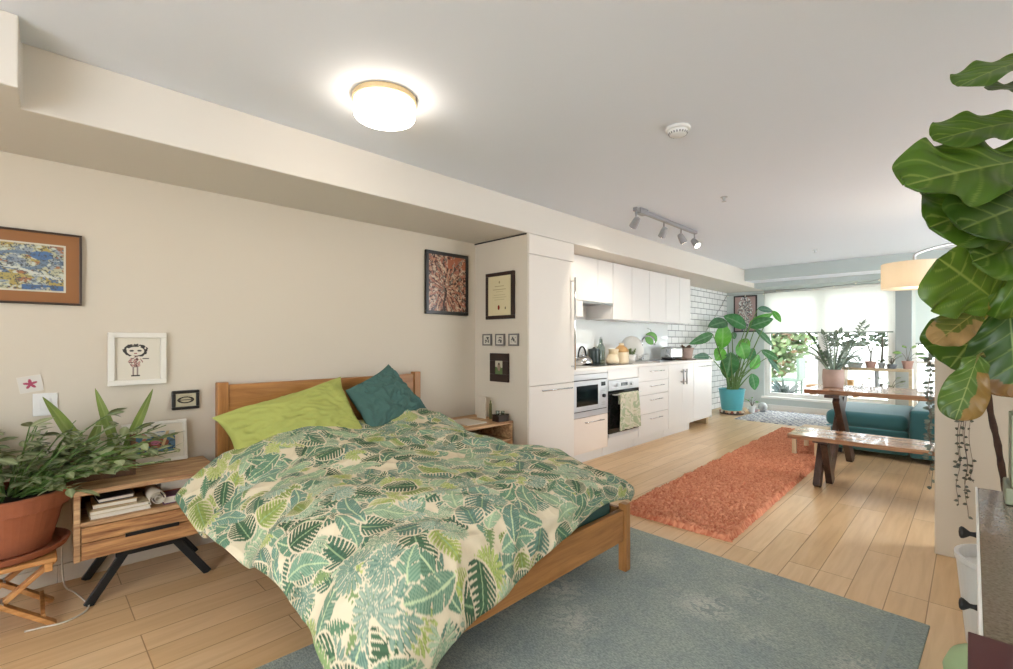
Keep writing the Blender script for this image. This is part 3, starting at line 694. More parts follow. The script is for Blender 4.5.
# things on the nightstand: wooden planter with strap leaves, leaning framed print
def frame(name, label, cat, c, axis, w, h, bar, depth, fm, inner, group=None, matb=0, mbm=None, tilt=0, roll=0, gloss=True, inset=.004):
    """picture hung on a wall. axis 'X': faces +X (left wall); 'Y': faces -Y. inner: fn(u,v)->rgb array or material"""
    t = thing(name, label, cat, c, group)
    def M3(x, y, z):                                                    # local: x right, y out of the wall, z up
        cr, sr = math.cos(roll), math.sin(roll); x, z = x*cr-z*sr, x*sr+z*cr
        ct, st = math.cos(tilt), math.sin(tilt); y, z2 = y*ct-(z+h/2)*st, (z+h/2)*ct+y*st-h/2
        return (y, x, z2) if axis == 'X' else (x, -y, z2)
    def bx(g, x0, x1, y0, y1, z0, z1):
        v = [M3(x, y, z) for x in (x0, x1) for y in (y0, y1) for z in (z0, z1)]
        fs = [(0,1,3,2),(4,6,7,5),(0,4,5,1),(2,3,7,6),(0,2,6,4),(1,5,7,3)]
        if axis == 'X': fs = [f[::-1] for f in fs]
        g.add(v, fs if axis == 'X' else [f for f in fs])
    g = MB(); W2, H2 = w/2, h/2
    bx(g, -W2, W2, 0, depth, H2-bar, H2); bx(g, -W2, W2, 0, depth, -H2, -H2+bar)
    bx(g, -W2, -W2+bar, 0, depth, -H2+bar, H2-bar); bx(g, W2-bar, W2, 0, depth, -H2+bar, H2-bar)
    g.build('frame', fm, t, local=True, bevel=min(.003, bar*.2))
    iw, ih = w-2*bar, h-2*bar
    if matb:
        g = MB(); bx(g, -iw/2, iw/2, .002, depth-inset-.003, -ih/2, ih/2); g.build('mount_board', mbm, t, local=True)
    aw, ah = (iw-2*matb, ih-2*matb) if not isinstance(matb, tuple) else (iw-2*matb[0], ih-2*matb[1])
    res = 110 if max(w, h) > .25 else 60
    nu = res; nv = max(10, int(res*ah/aw)); u, v = np.meshgrid(np.linspace(0, 1, nu), np.linspace(0, 1, nv), indexing='ij')
    Cc = inner(u, v); y = depth-inset-.0015
    P = np.array([[M3((u[i, j]-.5)*aw, y, (v[i, j]-.5)*ah) for j in range(nv)] for i in range(nu)])
    g = MB(); g.grid(P if axis == 'Y' else P[::-1], Cc if axis == 'Y' else Cc[::-1]); 
    g.build('print', GLAZED if gloss else PRINT, t, local=True)
    return t
def n2(u, v, s, seed, oct=3):
    out = np.zeros(u.shape); a = 1; r = np.random.default_rng(seed)
    for o in range(oct):
        for k in range(5):
            th2 = r.uniform(0, PI); f = s*2**o*r.uniform(.7, 1.3); out += a*np.sin((u*math.cos(th2)+v*math.sin(th2))*f+r.uniform(0, 6)+1.5*np.sin(v*f*.5+k))/5
        a *= .55
    return out
def pick(mask, A, Bc): return np.where(mask[..., None], cd(Bc) if isinstance(Bc, str) else Bc, A)
def art_abstract(u, v):
    C = np.empty(u.shape+(3,)); C[:] = cd('#a9a98f'); a = n2(u, v*.8, 15, 1); b2 = n2(u, v, 22, 2); c2 = n2(u, v, 46, 3)
    C = pick(a > .2, C, '#8a949a'); C = pick(a < -.3, C, '#a08f55'); C = pick(b2 > .4, C, '#5c7089'); C = pick(b2 < -.5, C, '#96694d'); C = pick((c2 > .45), C, '#b9bdae')
    r = np.sqrt(((u-.52)/1.5)**2+(v-.62)**2); C = pick(np.abs(r-.17) < .03, C, '#66788a'); C = pick(r < .05, C, '#7e8894'); C = pick(np.abs(v-.40-.10*np.sin(u*5)) < .03, C, '#bfc2b8')
    C = pick((((u-.45)/.22)**2+((v-.28)/.08)**2 < 1) & (b2 > -.4), C, '#a3955a'); C = pick((v < .14) & (b2 > -.2) & (u > .55), C, '#47648c'); C = pick(((u-.75)/.12)**2+((v-.75)/.09)**2 < 1, C, '#4f6c93')
    C = pick(np.abs(c2) < .10, C, '#4a4f52'); C = pick(np.hypot((u-.18)/.8, v-.76) < .07, C, '#b59a4e')
    e = np.minimum(np.minimum(u, 1-u)*1.3, np.minimum(v, 1-v)); C = pick(e < .035, C, '#c4bfac'); return C
def art_girl(u, v):
    C = np.empty(u.shape+(3,)); C[:] = cd('#cfc8b8'); n = n2(u, v, 40, 5)
    x, y = (u-.45), (v-.70)
    hair = ((x/.27)**2+(y/.155)**2 < 1.0+.25*n); face = ((x/.19)**2+((y+.02)/.105)**2 < 1)
    C = pick(hair & (n > -.35), C, '#2c2826'); C = pick(face, C, '#cfc8b8')
    for ex in (-.085, .085): C = pick((np.abs((x-ex)/.05)**2+((y+.01)/.022)**2 < 1), C, '#3a3433')
    C = pick((np.abs(x) < .03) & (np.abs(y+.075) < .01), C, '#8a4a45')
    d = (np.abs(x) < .17-.1*np.abs(v-.43)/.14) & (np.abs(v-.43) < .13); C = pick(d & (n > -.2), C, '#b88f86'); C = pick(d & (np.abs(n) < .12), C, '#5b3d3a')
    for lx in (-.05, .04): C = pick((np.abs(x-lx) < .018) & (v > .10) & (v < .31), C, '#857770')
    C = pick((np.abs(x) < .1) & (np.abs(v-.1) < .014), C, '#2c2826'); C = pick((x > .15) & (x < .3) & (np.abs(v-.5) < .012), C, '#4a4340'); return C
def art_card(u, v):
    C = np.empty(u.shape+(3,)); C[:] = cd('#cdc8bf'); x, y = u-.5, v-.5; a = np.arctan2(y, x); r = np.hypot(x, y)
    return pick(r < .22+.10*np.cos(5*(a-PI/2)), C, '#a03e58')
def art_label(u, v):
    C = np.empty(u.shape+(3,)); C[:] = cd('#b3ab92'); x, y = (u-.5)/.42, (v-.5)/.26
    C = pick((x*x+y*y < 1), C, '#2b2723'); C = pick((np.abs(x*1.5)**2+(y*1.5)**2 < 1), C, '#a79f86'); C = pick((np.abs(v-.5) < .03) & (np.abs(u-.5) < .36), C, '#4a443c'); C = pick((np.abs(v-.82) < .02) & (np.abs(u-.5) < .3), C, '#5d574b'); return C
def art_scene(u, v):
    C = np.empty(u.shape+(3,)); C[:] = cd('#4c7796'); n = n2(u, v, 14, 8)
    C = pick((v > .72) & (n > -.2), C, '#c7ccc6'); C = pick((v < .3) & (n > 0), C, '#3c5a7c'); C = pick(((u-.55)/.28)**2+((v-.45)/.26)**2 < 1+.3*n, C, '#8d5648')
    C = pick(((u-.5)/.12)**2+((v-.5)/.13)**2 < 1, C, '#b06a86'); C = pick((np.abs((u-.72)-.2*(v-.5)) < .04) & (v > .2), C, '#c9b48c'); C = pick((np.abs(n) < .1) & (v < .55), C, '#2c3a48'); C = pick((u < .3) & (np.abs(n-.3) < .15), C, '#b07a6b'); return C
def art_tree(u, v):
    C = np.empty(u.shape+(3,)); C[:] = cd('#9a6450'); x, y = u-.42, v-.40; a = np.arctan2(y, x); r = np.hypot(x, y); n = n2(u, v, 34, 11); n_ = n2(u, v, 60, 12)
    C = pick(n > .2, C, '#ad7d62'); C = pick(np.sin(a*26+n*3+r*8) > .45, C, '#4a3029'); C = pick(np.sin(a*15+n*4-r*14) > .80, C, '#bfa58c'); C = pick((n < -.5), C, '#6d6358'); C = pick(n_ > .6, C, '#c3ac95'); C = pick(n_ < -.55, C, '#3a2822')
    C = pick((np.abs(x+.03*np.sin(v*14)) < .025) & (v < .42), C, '#35241f'); C = pick((v > .78) & (u > .5) & (n > -.1), C, '#9c5c42'); return C
def art_diploma(u, v):
    C = np.empty(u.shape+(3,)); C[:] = cd('#cbbf9a')
    for y, w in ((.74, .2), (.66, .28), (.60, .16), (.52, .26), (.46, .30), (.40, .22)): C = pick((np.abs(v-y) < .006) & (np.abs(u-.5) < w), C, '#9a8f70')
    C = pick(np.hypot((u-.5)/.7, v-.84) < .035, C, '#8d8260'); C = pick(np.hypot((u-.47)/.75, v-.2) < .062, C, '#7d2a22'); C = pick(np.hypot((u-.76)/.75, v-.18) < .035, C, '#5d5c4c'); return C
def art_small(seed):
    def f(u, v):
        C = np.empty(u.shape+(3,)); C[:] = cd('#c3beb0'); n = n2(u, v, 16, seed)
        return pick((np.abs(u-.5) < .28) & (np.abs(v-.5) < .34) & (n > -.1), C, '#4b4a48')
    return f
def art_green(u, v):
    C = np.empty(u.shape+(3,)); C[:] = cd('#b7b29c'); n = n2(u, v, 12, 21)
    C = pick((v < .55) & (n > -.4), C, '#5e7048'); C = pick(((u-.5)/.2)**2+((v-.55)/.3)**2 < 1, C, '#8f7a68'); C = pick(np.hypot(u-.5, v-.78) < .09, C, '#3c3128'); return C
def art_leafy(u, v):
    C = np.empty(u.shape+(3,)); C[:] = cd('#a98f8c'); x, y = u-.5, v-.62; a = np.arctan2(y, x); r = np.hypot(x, y*.9); n = n2(u, v, 26, 31)
    C = pick((r < .36) & (np.sin(a*11+n*4) > 0), C, '#d5d6d2'); C = pick((r < .36) & (np.abs(n) < .14), C, '#5d6268'); C = pick((np.abs(x) < .18) & (v < .3), C, '#6d6f78'); C = pick((np.abs(x) < .18) & (v < .3) & (n > .1), C, '#c5c3c0'); return C
BFR = mat('black_frame', '#1b1917', .35); WFR = mat('white_frame', '#dad6cc', .5, bump=.1, bscale=60); DFR = mat('dark_brass_frame', '#3a2a20', .35)
frame('framed_print', 'large landscape abstract print in a brown mount and dark frame on the left wall', 'picture', (-3.098, -.035, 1.491), 'X', .44, .340, .010, .022, DFR, art_abstract, matb=.048, mbm=MATB)
frame('framed_drawing', 'chunky white frame with an ink drawing of a girl in a pink dress', 'picture', (-3.098, .401, 1.058), 'X', .240, .270, .026, .03, WFR, art_girl, gloss=False, inset=.014)
frame('framed_label', 'tiny landscape black-framed print beside the headboard', 'picture', (-3.098, .611, .826), 'X', .126, .104, .016, .02, BFR, art_label)
frame('framed_print', 'black-framed orange tree print in the corner above the bed', 'picture', (-3.098, 2.432, 1.622), 'X', .440, .51, .028, .025, BFR, art_tree)
frame('framed_certificate', 'dark framed certificate with red seal on the nook side wall', 'picture', (-2.77, 2.744, 1.523), 'Y', .325, .385, .03, .025, DARKFR, art_diploma)
for k, (x, lb) in enumerate(((-2.927, 'leftmost of three tiny framed prints under the certificate'), (-2.771, 'middle of three tiny framed prints under the certificate'), (-2.617, 'rightmost of three tiny framed prints under the certificate'))):
    frame('tiny_frame', lb, 'picture', (x, 2.744, 1.16), 'Y', .108, .098, .012, .018, mat('pewter_frame', '#6a6662', .4), art_small(50+k), 'three tiny framed prints in a row', gloss=False)
frame('framed_photo', 'dark brown wide-framed small photo below the three tiny prints', 'picture', (-2.778, 2.744, .931), 'Y', .212, .235, .062, .022, DARKFR, art_green)
frame('framed_print', 'tall black-framed botanical print on the far wall behind the large green plant', 'picture', (-2.79, YW-.002, 1.62), 'Y', .375, .63, .022, .025, BFR, art_leafy)
c = frame('framed_print', 'white framed colourful print leaning on the wall on the nightstand', 'picture', (-3.045, .470, NZ1+.110), 'X', .28, .216, .018, .016, WFR, art_scene, matb=.036, mbm=PAPER, tilt=.14)
# card and switch
t = thing('picture_card', 'small tilted white card with a pink motif on the left wall', 'card', (-3.0985, .008, .951))
nu = 40; u, v = np.meshgrid(np.linspace(0, 1, nu), np.linspace(0, 1, nu), indexing='ij'); Cc = art_card(u, v); r_ = .16
def rr(a, b2): return (a*math.cos(r_)-b2*math.sin(r_), a*math.sin(r_)+b2*math.cos(r_))
P = np.array([[(.0035, *rr((u[i, j]-.5)*.078, (v[i, j]-.5)*.074)) for j in range(nu)] for i in range(nu)]); g = MB(); g.grid(P[::-1], Cc[::-1]); g.build('card_print', PRINT, t, local=True)
g = MB(); q = [rr(a, b2) for a, b2 in ((-.04, -.038), (.04, -.038), (.04, .038), (-.04, .038))]; g.add([(0, *p) for p in q]+[(.003, *p) for p in q], [(0,1,2,3),(7,6,5,4),(0,4,5,1),(1,5,6,2),(2,6,7,3),(3,7,4,0)]); g.build('card_back', PAPER, t, local=True)
t = thing('light_switch', 'white wall switch plate above the terracotta potted plant', 'light switch', (-3.1, .058, .855))
MB().box(-3.1, -3.092, .015, .10, .80, .905).build('plate', PLASTW, t, bevel=.003)
MB().box(-3.093, -3.087, .04, .076, .828, .878).build('rocker', PLASTW, t, bevel=.002)

# wooden crate planter with two strap-leaved plants
pb = (-2.93, .245)
t = thing('wooden_planter', 'dark wooden box planter with long strap leaves on the nightstand', 'planter', (*pb, NZ1))
CRATE = wood('dark_crate_wood', '#6f4d33', '#3a281a', .65, 'Z', .8, .4)
g = MB(); bx0, bx1, by0, by1 = pb[0]-.06, pb[0]+.06, .13, .365
for x0, x1, y0, y1 in ((bx0, bx0+.014, by0, by1), (bx1-.014, bx1, by0, by1)): g.box(x0, x1, y0, y1, NZ1, NZ1+.095)
for y0, y1 in ((by0, by0+.018), (by1-.018, by1)): g.box(bx0-.004, bx1+.004, y0, y1, NZ1, NZ1+.20)
g.box(bx0+.014, bx1-.014, by0+.018, by1-.018, NZ1, NZ1+.01); g.build('crate', CRATE, t, bevel=.002)
MB().box(bx0+.015, bx1-.015, by0+.019, by1-.019, NZ1+.01, NZ1+.08).build('soil', SOIL, t)
for B_, T_, w_, N_ in (((-2.92, .31, NZ1+.085), (-2.94, .222, .928), .042, (1, -.1, .3)), ((-2.92, .315, NZ1+.085), (-2.92, .44, .912), .040, (1, .1, .3)), ((-2.93, .29, NZ1+.085), (-2.92, .28, .74), .045, (1, 0, .2)),
                   ((-2.93, .20, NZ1+.085), (-2.91, .045, .905), .052, (1, .3, .3)), ((-2.95, .19, NZ1+.085), (-3.0, .25, .78), .042, (1, 0, .6))):
    g = MB(); leaf(g, B_, T_, w_, N_, 'oval', '#788c3f', '#909f58', droop=.14, fold=.35, nu=26, nv=9, nveins=2, seed=B_[1]*9); g.build('strap_leaf', SPROUT, t, smooth=True)

# ------------------------------------------------------------------ folding stool, terracotta pot, shrub
sx, sy, sz = -2.79, -.072, .285
t = thing('folding_stool', 'small folding pine stool carrying the terracotta pot', 'stool', (sx, sy, 0))
for k in range(5): MB().box(sx-.18+k*.074, sx-.18+k*.074+.066, sy-.155, sy+.155, sz-.018, sz).build('seat_slat', PINE, t, bevel=.003)
for y in (sy-.13, sy+.13): MB().box(sx-.17, sx+.17, y-.012, y+.012, sz-.055, sz-.018).build('apron', PINE, t, bevel=.002)
for x, dy in ((sx+.12, .012), (sx-.12, .012)):
    MB().bar((x+.008, sy-.15, sz-.03), (x+.008, sy+.15, .0), .018, .036, (1, 0, 0)).build('leg', PINE, t, bevel=.003)
    MB().bar((x-.012, sy+.15, sz-.03), (x-.012, sy-.15, .0), .018, .036, (1, 0, 0)).build('leg', PINE, t, bevel=.003)
    MB().tube([(x-.03, sy, .135), (x+.024, sy, .135)], .007, 8).build('pivot_bolt', STEEL, t)
MB().bar((sx-.13, sy+.115, .035), (sx+.13, sy+.115, .035), .014, .03).build('stretcher', PINE, t, bevel=.002)
pc = (-2.79, -.064, sz)
t = thing('potted_shrub', 'bushy green plant in a big terracotta pot on the folding stool', 'potted plant', pc)
MB().lathe([(.001, 0), (.165, 0), (.185, .012), (.196, .034), (.188, .036), (.165, .018), (.001, .016)], pc, 48).build('saucer', TERRA, t, smooth=False, bevel=.001)
MB().lathe([(.001, .018), (.128, .018), (.135, .024), (.176, .185), (.182, .186), (.196, .19), (.203, .245), (.200, .252), (.187, .252), (.182, .225), (.001, .222)], pc, 48).build('pot', TERRA, t, smooth=False)
MB().lathe([(.181, .222), (.12, .232), (.001, .236)], pc, 32).build('soil', SOIL, t)
g = MB(); stm = MB(); R2 = random.Random(5)
for k in range(92):
    a = R2.uniform(0, 2*PI); el = R2.uniform(.2, 1.4); ln = R2.uniform(.20, .37)*(1.1 if el < .6 else 1.2)
    if k > 74: a = R2.uniform(.7, 2.0); el = R2.uniform(.32, .62); ln = R2.uniform(.36, .50)
    p0 = Vector((pc[0]+.09*math.cos(a)*R2.random(), pc[1]+.09*math.sin(a)*R2.random(), pc[2]+.225))
    d = Vector((math.cos(a)*math.cos(el), math.sin(a)*math.cos(el), math.sin(el)))
    if d.y > .6: ln *= 1.25
    pl = [p0+d*ln*s+Vector((0, 0, .04*s-.11*s*s)) for s in (0, .33, .66, 1)]
    pl = [Vector((max(q.x, -3.06), q.y, q.z)) for q in pl]
    stm.tube(pl, [.004, .0035, .003, .002], 5)
    for m_ in range(R2.randint(9, 14)):
        s = R2.uniform(.25, 1.02); q = p0+d*ln*s+Vector((0, 0, .04*s-.11*s*s))
        a2 = a+R2.uniform(-1.7, 1.7); dd = Vector((math.cos(a2), math.sin(a2), R2.uniform(-.35, .45))); l2 = R2.uniform(.045, .085)
        tip = q+dd.normalized()*l2
        if tip.x < -3.085 or (tip.y > .125 and tip.z < .53) or (tip.y > .12 and tip.y < .39 and tip.x < -2.85 and tip.z < .69): continue
        leaf(g, q, tip, l2*R2.uniform(.38, .5), (R2.uniform(-.5, .5), R2.uniform(-.5, .5), 1), 'oval', R2.choice(['#8a966a', '#7a875c', '#9ca77a', '#64744e']), '#afb892', droop=.2, fold=.25, nu=7, nv=5, nveins=2, seed=k)
g.build('foliage', SPROUT, t, smooth=True); stm.build('stems', STEM, t)
# cable on the floor
pts = [(-3.04, .112, .25), (-3.035, .113, .1), (-2.98, .12, .02), (-2.90, .15, .008), (-2.80, .172, .006), (-2.72, .185, .006), (-2.66, .16, .006), (-2.63, .1, .006), (-2.645, .04, .006), (-2.655, -.01, .006)]
cv = catmull(np.array(pts), 60)
tag(MB().tube([tuple(p) for p in cv], .0035, 6).build('power_cable', mat('cable_white', '#cfc9bb', .5), smooth=True), 'thin white power cable running down the wall and over the floor', 'cable')

# ------------------------------------------------------------------ far nightstand
fn = nightstand((-2.84, 2.447, 0), 'far wooden nightstand in the corner between the bed and the nook wall', .54, .46, .21, .515)
ft = .515
t = thing('dark_box', 'small dark wooden box on the far nightstand', 'box', (-2.665, 2.63, ft))
MB().box(-2.70, -2.625, 2.575, 2.69, ft, ft+.05).build('body', mat('dark_lacquer', '#241512', .3), t, bevel=.003)
MB().box(-2.702, -2.623, 2.573, 2.692, ft+.05, ft+.056).build('lid', mat('dark_lacquer_lid', '#2e1c17', .25), t, bevel=.002)
for k, (y, h, lb) in enumerate(((2.60, .03, 'taller clear glass on the dark box'), (2.655, .022, 'shorter clear glass on the dark box'))):
    tag(MB().lathe([(.001, 0), (.014, 0), (.017, h), (.0155, h), (.013, .003), (.001, .003)], (-2.662, y, ft+.056), 16).build('tea_light_glass', CLEARG, smooth=True), lb, 'glass', 'small glasses on the dark box')
tag(MB().box(-2.93, -2.83, 2.62, 2.634, ft, ft+.175).build('blank_canvas', WALL, bevel=.002), 'pale blank panel leaning at the back of the far nightstand', 'panel')
tag(MB().lathe([(.001, 0), (.012, 0), (.012, .12), (.007, .13), (.007, .15), (.001, .15)], (-2.80, 2.655, ft), 12).build('slim_bottle', mat('olive_glass', '#5b5a38', .2), smooth=False), 'slim olive bottle on the far nightstand beside the pale panel', 'bottle')
tag(MB().box(-2.93, -2.68, 2.30, 2.50, ft, ft+.008).build('magazine', mat('pale_magazine', '#c9bfae', .5), bevel=.001), 'thin pale magazine lying flat on the far nightstand', 'magazine')
# ------------------------------------------------------------------ kitchen run (fronts look to +X)
KX = -2.57; KW = -3.098
def hbar(g, y0, y1, z, x, r=.005, off=.028):
    g.tube([(x+off, y0, z), (x+off, y1, z)], r, 8)
    for y in (y0+.03, y1-.03): g.tube([(x, y, z), (x+off, y, z)], r*.8, 8)
def vbar(g, z0, z1, y, x, r=.006, off=.03):
    g.tube([(x+off, y, z0), (x+off, y, z1)], r, 8)
    for z in (z0+.03, z1-.03): g.tube([(x, y, z), (x+off, y, z)], r*.8, 8)
# fridge tower
t = thing('fridge_cabinet', 'tall white panelled fridge cabinet with chrome bar handles', 'fridge', (-2.79, 3.065, 0))
FX = -2.482; y0, y1 = 2.77, 3.36
MB().box(KW, FX-.024, y0, y1, .1, 1.998).build('carcass', FRIDGEW, t)
MB().box(FX-.022, FX, y0+.001, y1, 1.842, 1.998).build('top_panel', FRIDGEW, t, bevel=.0015)
d = MB().box(FX-.022, FX, y0+.001, y1, .793, 1.838).build('door', FRIDGEW, t, bevel=.0015)
g = MB(); vbar(g, .90, 1.70, 3.325, FX, .0085, .035); g.build('handle', CHROME, d, smooth=True)
d = MB().box(FX-.022, FX, y0+.001, y1, .105, .789).build('freezer_drawer', FRIDGEW, t, bevel=.0015)
g = MB(); hbar(g, 2.90, 3.30, .748, FX, .006, .03); g.build('handle', CHROME, d, smooth=True)
MB().box(KW, FX-.06, y0, y1, 0, .1).build('plinth', FRIDGEW, t)
# base units
def base_body(t, y0, y1, z0=.1, z1=.868): MB().box(KW, KX-.022, y0+.001, y1-.001, z0, z1).build('carcass', GLOSSW, t)
def plinth(t, y0, y1): MB().box(KX-.09, KX-.06, y0+.001, y1-.001, 0, .1).build('plinth', GLOSSW, t)
y0, y1 = 3.364, 4.035
t = thing('microwave_cabinet', 'white base cabinet housing the built-in microwave', 'cabinet', (-2.83, (y0+y1)/2, 0))
g = MB(); g.box(KW, KX-.022, y0+.001, y0+.019, .1, .868); g.box(KW, KX-.022, y1-.019, y1-.001, .1, .868); g.box(KW, KX-.022, y0+.02, y1-.02, .1, .44); g.box(KW, KX-.022, y0+.02, y1-.02, .84, .868); g.build('carcass', GLOSSW, t)
MB().box(KX-.02, KX, y0+.002, y1-.002, .842, .868).build('top_rail', GLOSSW, t, bevel=.001)
d = MB().box(KX-.02, KX, y0+.002, y1-.002, .105, .436).build('drawer', mat('cabinet_blush_white', '#e2d5c8', .22), t, bevel=.0015)
g = MB(); hbar(g, 3.62, 3.93, .39, KX); g.build('handle', CHROME, d, smooth=True); plinth(t, y0, y1)
t = thing('microwave', 'built-in silver microwave with black glass door window', 'microwave', (-2.8, 3.70, .441))
MB().box(KX-.40, KX-.021, 3.39, 4.01, .445, .835).build('body', STEELW, t)
g = MB(); g.box(KX-.02, KX+.004, 3.37, 4.03, .441, .492).box(KX-.02, KX+.004, 3.37, 4.03, .787, .838).box(KX-.02, KX+.004, 3.37, 3.415, .492, .787).box(KX-.02, KX+.004, 4.005, 4.03, .492, .787); g.build('trim_frame', STEELW, t, bevel=.002)
MB().box(KX-.018, KX+.006, 3.416, 4.004, .493, .786).build('black_trim', BLACK, t)  # black inner trim around the door and control panel
d = MB().box(KX-.018, KX+.012, 3.424, 3.87, .50, .779).build('door', STEELW, t, bevel=.003)
MB().box(KX+.011, KX+.0135, 3.50, 3.845, .545, .735).build('window', BLACKG, d, bevel=.001)
cp = MB().box(KX-.018, KX+.012, 3.873, 3.996, .50, .779).build('control_panel', STEELW, t, bevel=.003)
MB().box(KX+.011, KX+.0135, 3.90, 3.975, .715, .755).build('display', BLACKG, cp)
g = MB(); g.tube([(KX+.01, 3.937, .62), (KX+.03, 3.937, .62)], .018, 16); g.build('dial', BLACKM, cp)
g = MB()
for z in (.665, .68): 
    for y in (3.905, 3.93, 3.955): g.box(KX+.011, KX+.0145, y, y+.016, z, z+.008)
for z in (.53, .55): g.box(KX+.011, KX+.0145, 3.905, 3.97, z, z+.01)
g.build('buttons', STEEL, cp)
y0, y1 = 4.039, 4.635
t = thing('oven_cabinet', 'white base cabinet around the built-in oven', 'cabinet', (-2.83, (y0+y1)/2, 0))
g = MB(); g.box(KW, KX-.022, y0+.001, y0+.015, .1, .868); g.box(KW, KX-.022, y1-.015, y1-.001, .1, .868); g.box(KW, KX-.022, y0+.016, y1-.016, .1, .18); g.box(KW, KX-.022, y0+.016, y1-.016, .765, .868); g.build('carcass', GLOSSW, t)
MB().box(KX-.02, KX, y0+.002, y1-.002, .762, .868).build('top_panel', GLOSSW, t, bevel=.001)
MB().box(KX-.02, KX, y0+.002, y1-.002, .105, .184).build('bottom_panel', GLOSSW, t, bevel=.001); plinth(t, y0, y1)
t = thing('oven', 'built-in oven with silver control strip and black glass door', 'oven', (-2.8, 4.337, .187))
MB().box(KX-.45, KX-.021, y0+.02, y1-.02, .19, .755).build('body', STEELW, t)
cp = MB().box(KX-.02, KX+.008, y0+.004, y1-.004, .655, .758).build('control_panel', STEELW, t, bevel=.002)
g = MB()
for y in (4.19, 4.47): g.tube([(KX+.006, y, .705), (KX+.03, y, .705)], .017, 16)
g.build('knobs', STEEL, cp); MB().box(KX+.007, KX+.009, 4.27, 4.40, .69, .722).build('display', BLACKG, cp)
d = MB().box(KX-.02, KX+.010, y0+.004, y1-.004, .222, .650).build('door', BLACKG, t, bevel=.002)
MB().box(KX-.02, KX+.011, y0+.004, y1-.004, .187, .221).build('bottom_strip', STEELW, d, bevel=.001)
g = MB(); hbar(g, 4.08, 4.60, .612, KX+.01, .008, .04); g.build('handle', STEEL, d, smooth=True)
# towel over the oven handle
nu, nv = 60, 80; P = np.zeros((nu, nv, 3)); Cc = np.zeros((nu, nv, 3)); u, v = np.meshgrid(np.linspace(0, 1, nu), np.linspace(0, 1, nv), indexing='ij')
tx0 = KX+.05
for i in range(nu):
    for j in range(nv):
        s = v[i, j]*.50; a = s-.12; y = 4.17+.36*u[i, j]+.05*(u[i, j]-.5)*min(1, max(0, a/.35))
        if s < .10: p = (tx0-.012+.0*s, y, .512+s)
        elif s < .14: th2 = (s-.10)/.04*PI; p = (tx0-.012*math.cos(th2), y, .612+.012*math.sin(th2))
        else: p = (tx0+.012+.012*math.sin(u[i, j]*15)*min(1, (s-.14)/.2)+.008*math.sin(u[i, j]*31+1)*min(1, (s-.14)/.2), y, .612-(s-.14))
        P[i, j] = p
nn = n2(u, v*1.6, 10, 77); Cc[:] = cd('#c4bda8'); Cc = pick(np.abs(nn) < .10, Cc, '#97a283'); Cc = pick(nn > .45, Cc, '#b3b499'); Cc = pick(nn < -.45, Cc, '#9aa486')
g = MB(); g.grid(P, Cc); tag(g.build('tea_towel', attr_mat('towel_cotton', .9), smooth=True, solid=.003), 'green and cream leaf patterned tea towel hanging on the oven handle', 'towel')
# drawers
y0, y1 = 4.639, 5.348
t = thing('drawer_cabinet', 'white base cabinet of four drawers right of the oven', 'cabinet', (-2.83, (y0+y1)/2, 0)); base_body(t, y0, y1); plinth(t, y0, y1)
for z0, z1, a, b2 in ((.705, .866, 4.86, 5.19), (.552, .701, 4.86, 5.19), (.342, .548, 4.86, 5.15), (.105, .338, 4.86, 5.15)):
    d = MB().box(KX-.02, KX, y0+.002, y1-.002, z0, z1).build('drawer', GLOSSW, t, bevel=.0015)
    g = MB(); hbar(g, a, b2, z1-.055, KX); g.build('handle', CHROME, d, smooth=True)
y0, y1 = 5.352, 6.068; ym = 5.735
t = thing('sink_cabinet', 'white double-door base cabinet with paired upright bar handles under the sink', 'cabinet', (-2.83, (y0+y1)/2, 0)); base_body(t, y0, y1, z1=.70); plinth(t, y0, y1)
for a, b2, hy in ((y0+.002, ym-.0015, ym-.045), (ym+.0015, y1-.002, ym+.045)):
    d = MB().box(KX-.02, KX, a, b2, .105, .866).build('door', GLOSSW, t, bevel=.0015)
    g = MB(); vbar(g, .615, .80, hy, KX, .011, .035); g.build('handle', STEEL, d, smooth=True)
y0, y1 = 6.072, 6.66
t = thing('dishwasher', 'white fronted dishwasher unit at the far end of the counter', 'dishwasher', (-2.83, (y0+y1)/2, 0)); base_body(t, y0, y1-.02)
d = MB().box(KX-.02, KX, y0+.002, y1-.018, .125, .866).build('door', GLOSSW, t, bevel=.0015)
g = MB(); hbar(g, 6.17, 6.56, .815, KX); g.build('handle', CHROME, d, smooth=True)
MB().box(KW, KX, y1-.017, y1, .1, .868).build('end_panel', GLOSSW, t, bevel=.001)
MB().box(-2.95, KX-.05, y1-.06, y1, 0, .1).build('end_foot', mat('raw_board_foot', '#b59a74', .6), t)
MB().box(-2.95, -2.93, y0+.01, y1-.07, 0, .1).build('open_gap_shade', BLACK, t)  # added black board: shade of the open gap below the unit
# worktop with sink opening
g = MB(); sy0, sy1, sx0, sx1 = 5.42, 5.95, -2.98, -2.66
g.box(KW, KX+.02, 3.363, sy0, .870, .90).box(KW, KX+.02, sy1, 6.675, .870, .90).box(KW, sx0, sy0, sy1, .870, .90).box(sx1, KX+.02, sy0, sy1, .870, .90)
tag(g.build('worktop', STONEW, bevel=.0015), 'long pale worktop along the kitchen units', 'worktop')
t = thing('sink', 'stainless steel sink set into the worktop', 'sink', (-2.82, 5.685, .71))
g = MB(); g.box(sx0+.002, sx1-.002, sy0+.002, sy1-.002, .71, .714); g.box(sx0+.002, sx0+.006, sy0+.002, sy1-.002, .714, .899).box(sx1-.006, sx1-.002, sy0+.002, sy1-.002, .714, .899).box(sx0+.006, sx1-.006, sy0+.002, sy0+.006, .714, .899).box(sx0+.006, sx1-.006, sy1-.006, sy1-.002, .714, .899); g.build('basin', STEEL, t)
